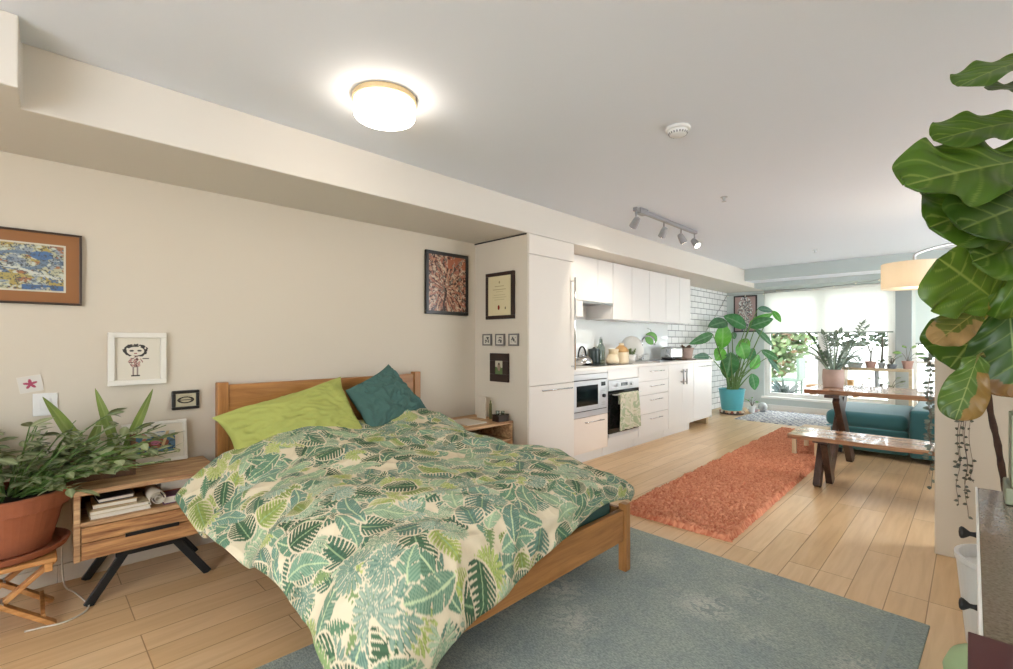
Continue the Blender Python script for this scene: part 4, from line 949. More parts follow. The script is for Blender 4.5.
g = MB(); g.lathe([(.001, .0145), (.03, .0145), (.03, .017), (.001, .017)], (-2.82, 5.685, .70), 16); g.build('drain', CHROME, t)
t = thing('cooktop', 'flat black glass cooktop set on the worktop above the oven', 'cooktop', (-2.82, 4.30, .90))
gl = MB().box(-3.03, -2.63, 3.93, 4.62, .9005, .906).build('glass_top', BLACKG, t, bevel=.001)
g = MB()
for x, y, r in ((-2.93, 4.10, .075), (-2.93, 4.44, .09), (-2.74, 4.10, .09), (-2.74, 4.44, .07)): g.lathe([(r, .0061), (r+.004, .0061), (r+.004, .0064), (r, .0064), (r, .0061)], (x, y, .90), 28, cap=False)
g.build('ring_marks', mat('hob_marking', '#5a5a5c', .4), gl)
# backsplash
tag(MB().box(-3.0975, -3.088, 3.365, 6.40, .902, 1.385).build('backsplash', mat('backsplash_glass', '#dfe2e1', .05, spec=.8), bevel=.001), 'glossy pale glass splashback behind the worktop', 'splashback')
# upper cabinets
UX = -2.75; UB = 1.39
t = thing('hood_cabinet', 'white wall cabinet with an open niche for the cooker hood', 'wall cabinet', (-2.92, 3.89, UB))
g = MB(); g.box(KW, UX-.022, 3.365, 4.418, 1.57, 1.996); g.box(KW, UX-.022, 3.365, 3.868, UB, 1.568); g.build('carcass', GLOSSW, t)
for a, b2 in ((3.367, 4.132), (4.136, 4.417)): MB().box(UX-.02, UX, a, b2, 1.553, 1.992).build('door', GLOSSW, t, bevel=.0015)
MB().box(UX-.02, UX, 3.367, 3.868, UB, 1.549).build('door', GLOSSW, t, bevel=.0015)
t = thing('cooker_hood', 'slim silver slide-out cooker hood at the top of the niche', 'cooker hood', (-2.93, 4.145, 1.53))
MB().box(KW+.01, UX-.03, 3.875, 4.412, 1.542, 1.568).build('body', STEELW, t); MB().box(UX-.032, UX+.006, 3.872, 4.415, 1.53, 1.551).build('front_slide', STEEL, t, bevel=.002)
g = MB()
for k in range(8): g.box(KW+.05+k*.034, KW+.07+k*.034, 3.93, 4.36, 1.540, 1.542)
g.build('filter_slots', PLASTG, t)
ys = [4.421, 4.819, 5.227, 5.656, 6.042, 6.385]
lbl = ['white wall cabinet directly right of the hood niche', 'second white wall cabinet right of the hood niche', 'third white wall cabinet right of the hood niche', 'fourth white wall cabinet right of the hood niche', 'end white wall cabinet next to the brick']
for a, b2, lb in zip(ys[:-1], ys[1:], lbl):
    t = thing('wall_cabinet', lb, 'wall cabinet', (-2.92, (a+b2)/2, UB), 'white wall cabinets in a row')
    MB().box(KW, UX-.022, a+.001, b2-.001, UB, 1.996).build('carcass', GLOSSW, t); MB().box(UX-.02, UX, a+.003, b2-.003, UB-.004, 1.992).build('door', GLOSSW, t, bevel=.0015)

# ------------------------------------------------------------------ things on the worktop
cz = .9065
t = thing('kettle', 'silver whistling kettle with arched handle on the cooktop', 'kettle', (-2.86, 4.01, cz))
kc = (-2.86, 4.01, cz)
MB().lathe([(.001, 0), (.098, 0), (.106, .012), (.104, .04), (.085, .075), (.05, .092), (.001, .096)], kc, 32).build('body', CHROME, t, smooth=True)
MB().lathe([(.03, .09), (.032, .10), (.012, .105), (.010, .115), (.016, .122), (.001, .13)], kc, 20).build('lid', CHROME, t, smooth=True)
MB().tube([(kc[0]+.0, kc[1]+.07*math.cos(a)*1.0, cz+.07+.115*math.sin(a)) for a in np.linspace(0.1, PI-.1, 14)], .009, 8).build('handle', BLACKM, t, smooth=True)
MB().tube([(kc[0], kc[1]-.085, cz+.05), (kc[0], kc[1]-.115, cz+.075), (kc[0], kc[1]-.135, cz+.10)], [.02, .016, .011], 10).build('spout', CHROME, t, smooth=True)
cz = .9005
t = thing('canister', 'dark green-black lidded canister beside the kettle', 'canister', (-2.99, 4.42, .9065)); q = (-2.99, 4.42, .9065)
MB().lathe([(.001, 0), (.062, 0), (.064, .01), (.064, .135), (.001, .135)], q, 28).build('body', mat('dark_green_enamel', '#2c3a38', .3), t, bevel=.002)
MB().lathe([(.066, .135), (.066, .155), (.02, .162), (.012, .175), (.001, .176)], q, 28).build('lid', mat('dark_lid', '#23302f', .35), t)
t = thing('tall_jar', 'tall clear glass bottle behind the cream jug', 'bottle', (-3.02, 4.60, .9065)); q = (-3.02, 4.60, .9065)
MB().lathe([(.001, 0), (.045, 0), (.047, .01), (.047, .17), (.02, .215), (.018, .27), (.016, .27), (.018, .213), (.044, .168), (.043, .012), (.001, .006)], q, 24).build('glass', CLEARG, t, smooth=True)
MB().tube([(q[0], q[1], q[2]+.262), (q[0], q[1], q[2]+.292)], .015, 12).build('stopper', STEEL, t)
t = thing('cream_jug', 'squat cream jug on the cooktop edge', 'jug', (-2.72, 4.36, .9065)); q = (-2.72, 4.36, .9065)
MB().lathe([(.001, 0), (.055, 0), (.068, .02), (.070, .05), (.055, .085), (.05, .10), (.046, .10), (.05, .083), (.062, .05), (.001, .012)], q, 28).build('body', CREAM, t, smooth=True)
MB().tube([(q[0], q[1]+.064, q[2]+.075), (q[0], q[1]+.098, q[2]+.07), (q[0], q[1]+.098, q[2]+.035), (q[0], q[1]+.066, q[2]+.03)], .007, 8).build('handle', CREAM, t, smooth=True)
t = thing('cream_jar', 'tall pale wooden jar left of the tan bottle', 'jar', (-2.95, 4.585, cz)); q = (-2.84, 4.575, .9065)
t.location = q; ORG[t.name] = q
MB().lathe([(.001, 0), (.052, 0), (.054, .02), (.054, .12), (.05, .13), (.001, .13)], q, 24).build('body', mat('pale_jar', '#d6c29b', .5), t)
MB().lathe([(.055, .13), (.055, .155), (.001, .158)], q, 24).build('lid', CREAM, t, bevel=.002)
t = thing('tan_bottle', 'tan stoneware bottle with brown shoulder on the worktop', 'bottle', (-2.9, 4.84, cz)); q = (-2.9, 4.84, cz)
MB().lathe([(.001, 0), (.082, 0), (.085, .01), (.085, .12), (.001, .12)], q, 28).build('body', CREAM, t, smooth=False)
MB().lathe([(.085, .12), (.085, .14), (.06, .175), (.035, .19), (.032, .2), (.001, .2)], q, 28).build('shoulder', TANC, t, smooth=True)
MB().tube([(q[0], q[1], q[2]+.2), (q[0], q[1], q[2]+.225)], .028, 16).build('stopper', CREAM, t)
t = thing('utensil_pot', 'small white pot of green sprigs right of the tan bottle', 'pot', (-2.88, 5.03, cz)); q = (-2.88, 5.03, cz)
MB().lathe([(.001, 0), (.045, 0), (.055, .09), (.051, .09), (.043, .01), (.001, .01)], q, 20).build('pot', PLASTW, t, smooth=True)
g = MB()
for k in range(16):
    a = k*2.4; g.tube([(q[0], q[1], q[2]+.03), (q[0]+.02*math.cos(a), q[1]+.02*math.sin(a), q[2]+.09), (q[0]+.05*math.cos(a), q[1]+.05*math.sin(a), q[2]+.13+.03*math.sin(k))], [.003, .003, .008], 5)
g.build('sprigs', mat('herb_green', '#6f7f56', .6), t)
t = thing('dish_rack', 'wire dish rack with upright plates by the tap', 'dish rack', (-2.93, 5.17, cz)); q = (-2.95, 5.20, cz)
g = MB()
for x in (-3.04, -2.84): 
    g.tube([(x, 5.06, cz+.015), (x, 5.36, cz+.015)], .004, 6); g.tube([(x, 5.06, cz+.09), (x, 5.36, cz+.09)], .004, 6)
for k in range(7): y = 5.06+k*.05; g.tube([(-3.04, y, cz+.09), (-3.04, y, cz+.006), (-2.84, y, cz+.006), (-2.84, y, cz+.09)], .003, 6)
g.build('wire_frame', CHROME, t)
for k, (y, r, lb) in enumerate(((5.11, .15, 'largest white plate standing in the dish rack'), (5.16, .13, 'middle white plate standing in the dish rack'), (5.21, .115, 'smallest white plate standing in the dish rack'))):
    g = MB(); prof = [(.001, 0), (r*.6, .001), (r, .016), (r, .019), (r*.6, .005), (.001, .004)]
    g.lathe(prof, (0, 0, 0), 36); g.v = [(-2.94+a, y+c2+.10*b2, cz+.0115+r+b2) for a, b2, c2 in g.v]
    tag(g.build('plate', mat('plate_white', '#dcdcd8', .2), smooth=True), lb, 'plate', 'plates in the dish rack')
t = thing('tap', 'tall chrome swan-neck kitchen tap', 'tap', (-3.03, 5.56, cz)); q = (-3.03, 5.56)
MB().lathe([(.001, 0), (.028, 0), (.026, .02), (.016, .03), (.014, .07), (.001, .07)], (*q, cz), 20).build('base', CHROME, t, smooth=True)
MB().tube([(q[0], q[1], cz+.06), (q[0], q[1], cz+.22)]+[(q[0]+.085-.085*math.cos(a), q[1], cz+.24+.075*math.sin(a)) for a in np.linspace(.2, PI, 10)]+[(q[0]+.17, q[1], cz+.20)], .011, 10).build('neck', CHROME, t, smooth=True)
MB().tube([(q[0], q[1]-.015, cz+.05), (q[0]+.02, q[1]-.09, cz+.075)], [.009, .006], 8).build('lever', CHROME, t, smooth=True)
t = thing('green_disc', 'round bright green disc hanging on the splashback right of the tap', 'disc', (-3.07, 5.80, 1.10))
g = MB(); g.lathe([(.001, 0), (.075, .002), (.085, .008), (.083, .014), (.07, .012), (.03, .016), (.001, .018)], (0, 0, 0), 30); g.v = [(-3.03+.62*a+.78*c2, 5.80+.78*a-.62*c2, 1.185+b2) for a, b2, c2 in g.v]
g.build('disc', mat('bright_green_plastic', '#5fa03a', .4), t, smooth=True); MB().tube([(-3.03, 5.80, 1.265), (-3.035, 5.80, 1.30), (-3.086, 5.80, 1.32)], .006, 6).build('hook', CHROME, t)
t = thing('toaster', 'chrome two-slot toaster with bronze end on the worktop', 'toaster', (-2.87, 6.07, cz)); 
MB().box(-2.955, -2.785, 5.90, 6.23, cz+.012, cz+.17).build('body', CHROME, t, bevel=.03, seg=4, smooth=False)
MB().box(-2.95, -2.79, 5.91, 6.22, cz, cz+.013).build('base', BLACKM, t, bevel=.003)
MB().box(-2.945, -2.795, 6.225, 6.242, cz+.02, cz+.15).build('end_cap', mat('bronze_end', '#9a7a52', .35, metal=.5), t, bevel=.008)
g = MB(); g.box(-2.915, -2.89, 5.95, 6.18, cz+.168, cz+.1712).box(-2.85, -2.825, 5.95, 6.18, cz+.168, cz+.1712); g.build('slots', BLACK, t)
MB().box(-2.88, -2.86, 6.24, 6.262, cz+.09, cz+.105).build('lever', BLACKM, t, bevel=.002)
t = thing('cutting_board', 'dark flat board lying on the worktop in front of the toaster', 'board', (-2.70, 6.02, cz)); MB().box(-2.76, -2.62, 5.97, 6.27, cz, cz+.012).build('board', wood('dark_board', '#6a5240', '#3a2a20', .5), t, bevel=.003)
t = thing('herb_pot', 'pinkish pot with a dark plant at the far end of the worktop', 'potted plant', (-2.87, 6.50, cz)); q = (-2.87, 6.50, cz)
MB().lathe([(.001, 0), (.08, 0), (.105, .13), (.112, .135), (.112, .155), (.100, .155), (.095, .135), (.001, .13)], q, 28).build('pot', PINKPOT, t)
g = MB()
for k in range(26):
    a = k*2.4; r = .03+.06*(k/26); p0 = Vector((q[0]+r*.6*math.cos(a), q[1]+r*.6*math.sin(a), q[2]+.135)); leaf(g, p0, p0+Vector((.05*math.cos(a), .05*math.sin(a), .045+.02*math.sin(k*3))), .035, (0, 0, 1), 'oval', '#6a4a3c' if k % 2 else '#5d6b48', '#8d7660', nu=8, nv=5, nveins=2)
g.build('foliage', SPROUT, t, smooth=True)
# coordinates of plant tips, metres
BIRD= [((-2.838, 7.763, 1.031), (-2.805, 7.708, 1.443), 0.236, 1), ((-2.77, 7.802, 1.459), (-2.888, 7.335, 1.366), 0.176, 0), ((-2.835, 7.387, 1.256), (-2.967, 6.835, 1.106), 0.127, 0), ((-2.874, 7.348, 0.912), (-2.945, 6.927, 0.906), 0.103, 0), ((-2.529, 7.927, 1.371), (-2.792, 7.71, 1.542), 0.223, 0), ((-2.563, 8.203, 1.436), (-2.263, 8.352, 1.59), 0.109, 1), ((-2.55, 8.117, 1.376), (-2.234, 8.265, 1.5), 0.152, 0), ((-2.447, 8.218, 1.664), (-2.298, 8.48, 1.634), 0.108, 0), ((-2.277, 8.386, 1.635), (-2.164, 8.416, 1.446), 0.089, 1), ((-2.779, 7.653, 1.039), (-2.835, 7.508, 0.845), 0.179, 1), ((-2.671, 7.675, 0.978), (-2.765, 7.749, 0.559), 0.258, 0), ((-2.617, 7.91, 1.132), (-2.554, 7.963, 0.856), 0.206, 1), ((-2.56, 8.107, 0.843), (-2.515, 8.265, 1.035), 0.133, 0), ((-2.495, 8.242, 1.348), (-2.282, 8.443, 1.053), 0.102, 0), ((-2.365, 8.117, 1.004), (-2.18, 8.347, 0.856), 0.106, 0), ((-2.344, 8.363, 0.886), (-2.186, 8.401, 0.646), 0.07, 0), ((-2.459, 7.969, 0.639), (-2.433, 8.039, 0.377), 0.155, 0), ((-2.559, 8.234, 0.694), (-2.49, 8.427, 0.925), 0.154, 1), ((-2.759, 7.982, 1.29), (-2.728, 8.02, 1.18), 0.096, 0), ((-2.55, 8.075, 1.189), (-2.672, 8.036, 0.972), 0.158, 1)]
FIG= [((0.172, 2.276, 2.056), (-0.031, 2.02, 1.936), 0.144, 0), ((0.178, 2.352, 1.968), (0.037, 2.214, 1.974), 0.105, 1), ((0.172, 2.388, 1.89), (-0.088, 2.02, 1.786), 0.163, 0), ((0.172, 2.332, 1.747), (-0.148, 1.877, 1.623), 0.265, 0), ((0.179, 2.423, 1.669), (-0.101, 2.035, 1.514), 0.278, 0), ((0.186, 2.29, 1.617), (-0.024, 1.971, 1.484), 0.26, 1), ((0.063, 2.309, 1.279), (-0.078, 2.058, 1.417), 0.278, 2), ((0.041, 2.288, 1.418), (0.167, 2.3, 1.276), 0.251, 0), ((0.09, 2.42, 1.294), (0.112, 2.386, 0.954), 0.25, 3), ((0.024, 2.299, 1.263), (-0.089, 2.089, 1.14), 0.107, 4), ((0.086, 2.585, 1.305), (-0.06, 2.469, 1.047), 0.281, 0), ((0.015, 2.29, 1.099), (-0.041, 2.207, 0.882), 0.123, 5), ((0.184, 2.372, 1.5), (0.0, 2.079, 1.398), 0.225, 0), ((0.161, 2.574, 1.5), (0.126, 2.568, 1.191), 0.271, 1)]
TRUNK= [(0.106, 2.521, 0.243), (0.096, 2.505, 0.499), (0.083, 2.486, 0.653), (0.067, 2.465, 0.763), (0.051, 2.444, 0.865), (0.041, 2.428, 0.992), (0.036, 2.417, 1.1), (0.043, 2.419, 1.189), (0.056, 2.426, 1.279), (0.071, 2.435, 1.403), (0.096, 2.455, 1.545), (0.126, 2.479, 1.722), (0.146, 2.493, 1.933), (0.156, 2.497, 2.143), (0.161, 2.496, 2.282)]
ZZ= [(-1.09, 5.13, 1.194), (-1.066, 4.966, 1.04), (-1.083, 5.163, 1.079), (-1.041, 5.153, 0.978), (-0.982, 5.122, 1.199), (-0.892, 5.127, 1.188), (-0.901, 5.377, 1.221), (-0.741, 5.412, 1.298), (-0.726, 5.504, 1.263), (-0.76, 5.519, 1.071), (-0.769, 5.46, 1.013), (-0.812, 5.481, 0.937), (-0.85, 5.281, 0.911), (-0.973, 5.285, 1.147), (-0.815, 5.331, 1.137), (-0.87, 5.429, 1.083), (-1.011, 5.272, 1.031)]
# ------------------------------------------------------------------ dining corner
def slab(name, m, t, x0, x1, y0, y1, z0, z1, seed):
    """live-edge plank: wavy long edges, slightly chamfered underneath"""
    n = 40; g = MB(); up, lo = [], []
    for side in (0, 1):
        row = []
        for i in range(n+1):
            x = x0+(x1-x0)*i/n; w = .020*mnoise.noise((x*2.2, seed+side*5, 0))+.008*mnoise.noise((x*7, seed+side*5, 2))
            row.append((x, (y0 if side == 0 else y1)+w))
        up.append(row)
    top = up[0]+up[1][::-1]; cy = (y0+y1)/2
    bot = [(x, y+(.018 if y < cy else -.018)) for x, y in top]
    N = len(top); v = [(x, y, z1) for x, y in top]+[(x, y, z0) for x, y in bot]
    g.add(v, [tuple(range(N)), tuple(range(2*N-1, N-1, -1))]+[(i, N+i, N+(i+1) % N, (i+1) % N) for i in range(N)])
    return g.build(name, m, t, bevel=.003)
def xleg(t, x, yc, spread_t, spread_b, z1, w, th_, nm='leg'):
    for s in (1, -1): MB().bar((x+s*th_*.28, yc-s*spread_t, z1), (x+s*th_*.28, yc+s*spread_b, 0), th_*.5, w, (0, 1, 0)).build(nm, DARKLEG, t, bevel=.003)
    MB().box(x-th_*.55, x+th_*.55, yc-spread_t-.05, yc+spread_t+.05, z1-.012, z1+.012).build('top_plate', DARKLEG, t, bevel=.002)
t = thing('dining_table', 'wooden live-edge dining table on dark crossed legs', 'table', (-.3, 5.22, 0))
slab('tabletop', WALNUT, t, -1.07, .62, 4.87, 5.57, .682, .722, 3)
xleg(t, -.86, 5.24, .34, .34, .67, .125, .10); xleg(t, .42, 5.24, .34, .34, .67, .125, .10)
t = thing('bench', 'long wooden live-edge bench on dark crossed legs in front of the dining table', 'bench', (-.3, 4.48, 0))
slab('seat', WALNUT, t, -1.05, .60, 4.25, 4.69, .375, .41, 8)
xleg(t, -.845, 4.48, .10, .11, .363, .10, .09); xleg(t, .42, 4.48, .10, .11, .363, .10, .09)
t = thing('low_stool', 'small pale wooden stool standing on the orange runner behind the bench', 'stool', (-1.16, 5.58, 0))
zt = .26
MB().box(-1.275, -1.045, 5.32, 5.84, zt-.022, zt).build('seat', PALEW, t, bevel=.003)
for x in (-1.255, -1.065):
    for y in (5.345, 5.815): MB().box(x-.018, x+.018, y-.02, y+.02, .038, zt-.022).build('leg', PALEW, t, bevel=.002)
g = MB(); g.box(-1.237, -1.083, 5.335, 5.35, zt-.075, zt-.022).box(-1.237, -1.083, 5.81, 5.825, zt-.075, zt-.022).box(-1.27, -1.255, 5.365, 5.795, zt-.075, zt-.022).box(-1.065, -1.05, 5.365, 5.795, zt-.075, zt-.022); g.build('apron', PALEW, t)
# sofa
t = thing('sofa', 'teal velvet sofa with a low open chaise end behind the dining table', 'sofa', (-.2, 6.3, 0))
MB().box(-1.05, -.425, 5.87, 6.85, .05, .275).build('chaise_base', TEALF, t, bevel=.025, seg=4, smooth=True)
MB().box(-1.09, -.43, 5.84, 6.88, .28, .435).build('chaise_cushion', TEALF, t, bevel=.055, seg=6, smooth=True)
MB().box(-.42, .75, 5.80, 6.85, .05, .50).build('arm_block', TEALF, t, bevel=.03, seg=4, smooth=True)
MB().box(-.42, 1.5, 6.86, 7.05, .05, .50).build('backrest', TEALF, t, bevel=.04, seg=4, smooth=True)
MB().tube([(-1.08, 5.842, .282), (-.44, 5.842, .282)], .006, 6).build('piping', mat('teal_piping', '#5a98a0', .6), t)
for x in (-.98, .68):
    for y in (5.93, 6.78): MB().box(x-.02, x+.02, y-.02, y+.02, 0, .06).build('foot', BLACKM, t)
# ZZ plant
zb = (-.915, 5.235, .7225)
t = thing('dining_plant', 'feathery grey-green plant in a pink clay pot on the dining table', 'potted plant', zb)
MB().lathe([(.001, 0), (.074, 0), (.080, .01), (.086, .09), (.081, .165), (.074, .165), (.076, .13), (.001, .125)], zb, 32).build('pot', PINKPOT, t, smooth=True)
MB().lathe([(.075, .128), (.001, .135)], zb, 24).build('soil', SOIL, t)
g, st = MB(), MB()
for k, tip in enumerate(ZZ):
    tip = Vector(tip)+Vector((.013, .012, 0)); p0 = Vector(zb)+Vector(((tip.x-zb[0])*.15, (tip.y-zb[1])*.15, .13))
    ctl = p0.lerp(tip, .5)+Vector((0, 0, .07)); pl = [p0.lerp(ctl, s).lerp(ctl.lerp(tip, s), s) for s in np.linspace(0, 1, 14)]
    st.tube(pl, list(np.linspace(.009, .0035, 14)), 6)
    for i in range(3, 14, 1):
        d = (pl[i]-pl[i-1]).normalized(); sd = d.cross(Vector((0, 0, 1))); sd = sd.normalized() if sd.length > 1e-3 else Vector((1, 0, 0))
        for s in (-1, 1):
            dd = (d*.62+sd*s*.9+Vector((0, 0, .05+.1*s))).normalized(); leaf(g, pl[i], pl[i]+dd*(.070-.0018*(13-i)), .022, (0, 0, 1), 'oval', ['#66776a', '#5a6f5c', '#76877a'][k % 3] if k not in (0, 6) else '#4d7a45', '#a6b3a2', nu=7, nv=5, nveins=2, fold=.3, seed=k)
    leaf(g, pl[-1], pl[-1]+(pl[-1]-pl[-2]).normalized()*.07, .034, (0, 0, 1), 'oval', '#5d7460', '#98a795', nu=7, nv=5, nveins=2)
g.build('foliage', SPROUT, t, smooth=True); st.build('stems', mat('zz_stem', '#7d8f7c', .5), t, smooth=True)
# arc lamp: drum shade hung from a curved arm
lx, ly = -.33, 5.0
t = thing('arc_floor_lamp', 'arc floor lamp with a cream drum shade hanging over the dining table', 'floor lamp', (1.25, 6.0, 0))
g = MB(); prof = [(.212, 1.575), (.212, 1.775), (.208, 1.775), (.208, 1.575), (.212, 1.575)]; g.lathe(prof, (lx, ly, 0), 48, cap=False)
SHADE = blind_material('shade_linen', '#f0e9da', .5); g.build('lamp_shade', SHADE, t)
MB().lathe([(.207, 1.582), (.001, 1.582)], (lx, ly, 0), 48, cap=False).build('diffuser_disc', SHADE, t)
MB().tube([(lx, ly, 1.68), (lx, ly, 1.80)], .012, 8).build('socket', BLACKM, t)
g = MB()
for k in range(3): a = k*2*PI/3; g.tube([(lx, ly, 1.77), (lx+.21*math.cos(a), ly+.21*math.sin(a), 1.772)], .003, 5)
g.build('shade_spider', CHROME, t)
MB().sphere((lx, ly, 1.65), .035, 10).build('bulb', mat('warm_bulb', '#ffe2b0', .3, emit='#ffe6c6', estr=22), t, smooth=True)
pl = [Vector((lx, ly, 1.80)), Vector((lx+.03, ly+.02, 1.86)), Vector((lx+.3, ly+.2, 1.93)), Vector((.55, 5.55, 1.92)), Vector((1.05, 5.87, 1.6)), Vector((1.25, 6.0, .9)), Vector((1.25, 6.0, .04))]
MB().tube([tuple(p) for p in catmull(np.array([tuple(p) for p in pl]), 40)], .011, 8).build('arm', STEEL, t, smooth=True)
MB().lathe([(.001, 0), (.17, 0), (.17, .03), (.02, .05), (.001, .05)], (1.25, 6.0, 0), 32).build('base', STEEL, t)
# shelf below the window with pots
shx0, shx1, shy0, shy1, shh = -1.335, -.565, 8.22, 8.50, .77
t = thing('cube_shelf', 'pale open-backed cube shelf unit standing before the window', 'shelf', ((shx0+shx1)/2, 8.36, 0))
MB().box(shx0, shx1, shy0, shy1, shh-.035, shh).build('top', SHELFW, t, bevel=.002)
for x in (shx0, shx1-.035): MB().box(x, x+.035, shy0, shy1, .022, shh-.035).build('side_panel', SHELFW, t, bevel=.002)
MB().box((shx0+shx1)/2-.01, (shx0+shx1)/2+.01, shy0+.01, shy1, .42, shh-.035).build('divider', mat('shelf_divider_grey', '#7d7f7e', .5), t)
for z in (.035, .40): MB().box(shx0+.035, shx1-.035, shy0+.005, shy1, z, z+.02).build('shelf', SHELFW, t, bevel=.001)
def small_plant(name, label, c, r, h, potm, kind, group='pots on the cube shelf', green='#6f8f62', scale=1.):
    t = thing(name, label, 'potted plant', c, group)
    MB().lathe([(.001, 0), (r*.72, 0), (r*.95, h*.78), (r*1.05, h*.8), (r*1.05, h), (r*.92, h), (r*.85, h*.8), (.001, h*.78)], c, 24).build('pot', potm, t)
    top = Vector((c[0], c[1], c[2]+h*.8)); g = MB(); st = MB(); R3 = random.Random(label)
    if kind == 'branch':
        st.tube([top, top+Vector((.005, 0, .13)), top+Vector((-.02, 0, .20)), top+Vector((-.055, 0, .29))], [.014, .012, .01, .007], 8); st.tube([top+Vector((.003, 0, .12)), top+Vector((.03, .01, .24))], [.01, .006], 8)
        leaf(g, top+Vector((.01, 0, .06)), top+Vector((.14, -.03, .12)), .045, (0, 0, 1), 'oval', green, '#9fb58f', nu=10, nv=5, nveins=3)
        leaf(g, top+Vector((-.05, 0, .27)), top+Vector((-.09, -.02, .33)), .03, (1, 0, .4), 'oval', green, '#9fb58f', nu=10, nv=5, nveins=3)
    elif kind == 'post':
        st.tube([top, top+Vector((.01, 0, .2)), top+Vector((.012, 0, .36))], [.016, .015, .012], 8)
        for k in range(5): a = k*1.4; leaf(g, top+Vector((0, 0, .01)), top+Vector((.1*math.cos(a), .07*math.sin(a), .07)), .04, (0, 0, 1), 'oval', green, '#9fb58f', nu=8, nv=5, nveins=3)
    elif kind == 'leafy':
        for k in range(9):
            a = k*2.4; ln = (.10+.05*R3.random())*scale; q = top+Vector((ln*math.cos(a), .7*ln*math.sin(a), .06+.14*R3.random()*scale))
            st.tube([top, top.lerp(q, .5)+Vector((0, 0, .03)), q], [.004, .003, .003], 5); leaf(g, q, q+Vector((.09*math.cos(a)*scale, .06*math.sin(a), .02)), .05*scale, (0, -.4, 1), 'oval', green, '#a9c08f', nu=9, nv=5, nveins=3)
    elif kind == 'mound':
        for k in range(60):
            a = R3.uniform(0, 2*PI); el = R3.uniform(0, 1.4); rr2 = r*1.25; q = top+Vector((rr2*math.cos(a)*math.cos(el), rr2*math.sin(a)*math.cos(el), .09*math.sin(el)))
            leaf(g, q, q+Vector((.03*math.cos(a), .03*math.sin(a), .02)), .028, (0, 0, 1), 'oval', green, '#a4b39c', nu=6, nv=4, nveins=2)
    elif kind == 'heart':
        for dx, dz, cl in ((-.10, .13, '#7fae4a'), (.12, .12, '#5f7460'), (.06, .20, '#8cbc55'), (-.03, .22, '#7fae4a'), (.16, .07, '#66786a')):
            q = top+Vector((dx*.6, -.02, dz)); st.tube([top, top.lerp(q, .5)+Vector((0, 0, .02)), q], [.004, .003, .003], 5); leaf(g, q, q+Vector((dx, -.02, .0+.02*math.sin(dx*30))), .075, (0, -.6, 1), 'oval', cl, '#b5cf8a', nu=9, nv=5, nveins=3)
    if g.v: g.build('foliage', SPROUT, t, smooth=True)
    if st.v: st.build('stem', mat(name+'_stem', '#6a6458', .7), t, smooth=True)
    return t
PG = mat('grey_pot', '#9ba09d', .6); PTC = mat('dusty_terracotta', '#b08a7c', .7); PDK = mat('dark_stone_pot', '#70757a', .6)
small_plant('shelf_plant', 'mounded grey-green plant in a grey pot at the left end of the cube shelf', (-1.20, 8.36, shh), .10, .075, PG, 'mound', green='#7c8d7c')
small_plant('branch_plant', 'forked bare stem plant in a dusty terracotta pot on the cube shelf', (-1.02, 8.36, shh), .068, .095, PTC, 'branch')
small_plant('cane_plant', 'single upright cane in a small pot in the middle of the cube shelf', (-.90, 8.38, shh), .045, .08, PG, 'post')
small_plant('shelf_plant', 'dark leafy plant in a stone-grey pot on the cube shelf', (-.785, 8.34, shh), .065, .06, PDK, 'leafy', green='#5c6660', scale=.55)
small_plant('heart_leaf_plant', 'bright leaved plant in a tapered terracotta pot at the right end of the cube shelf', (-.62, 8.36, shh), .062, .11, PTC, 'heart')
z42 = .4205
small_plant('cubby_plant', 'pale leafy plant in the left cubby of the cube shelf', (-1.14, 8.36, z42), .05, .06, PTC, 'leafy', 'plants inside the cube shelf', '#b3b08a', .7)
small_plant('cubby_plant', 'dark leafy plant in the right cubby of the cube shelf', (-.80, 8.36, z42), .05, .05, PDK, 'leafy', 'plants inside the cube shelf', '#5f6b58', .8)
tag(MB().lathe([(.001, 0), (.035, 0), (.04, .05), (.02, .10), (.018, .13), (.001, .13)], (-.90, 8.33, z42), 16).build('clay_vase', mat('dark_clay', '#5d5648', .6), smooth=True), 'small dark vase in the right cubby of the cube shelf', 'vase')
tag(MB().box(-1.28, -1.22, 8.30, 8.44, z42, z42+.17).build('wooden_block', mat('warm_block', '#c99a5e', .6), bevel=.003), 'warm wooden block in the left cubby of the cube shelf', 'block')
small_plant('floor_plant', 'dark bushy plant on the floor right of the cube shelf', (-.38, 8.35, 0), .13, .38, PG, 'mound', None, '#59636a')

# ------------------------------------------------------------------ large plant in the teal pot
bc = (-2.71, 7.83, .0)
t = thing('plant_stand', 'low round stand of mixed pebbles under the teal pot', 'stand', (*bc[:2], 0))
MB().lathe([(.001, .0), (.17, .0), (.17, .03), (.001, .03)], (*bc[:2], 0), 32).build('base', mat('stand_dark', '#4d4038', .7), t)
g = MB(); Cst = [lin(h) for h in ('#c9b7a0', '#8a4b3a', '#e0d8cc', '#5a5048', '#b98b70')]
for k in range(26):
    a = 2*PI*k/26; n0 = len(g.v); g.sphere((bc[0]+.172*math.cos(a), bc[1]+.172*math.sin(a), .042), .021, 5, (1, 1, .9)); g.c = g.c[:n0]+[Cst[k % 5]]*(len(g.v)-n0)
g.build('pebbles', PRINT, t, smooth=True)
pz = .062; MB().lathe([(.001, .031), (.16, .031), (.16, .0615), (.001, .0615)], (*bc[:2], 0), 32).build('tray', PALEW, t)
q = (*bc[:2], pz)
t = thing('bird_of_paradise', 'tall big-leaved green plant in a teal pot by the window wall', 'potted plant', q)
MB().lathe([(.001, 0), (.145, 0), (.150, .008), (.188, .31), (.194, .315), (.194, .335), (.184, .335), (.178, .30), (.001, .29)], q, 40).build('pot', TEALPOT, t, smooth=False)
MB().lathe([(.177, .295), (.001, .302)], q, 28).build('soil', SOIL, t)
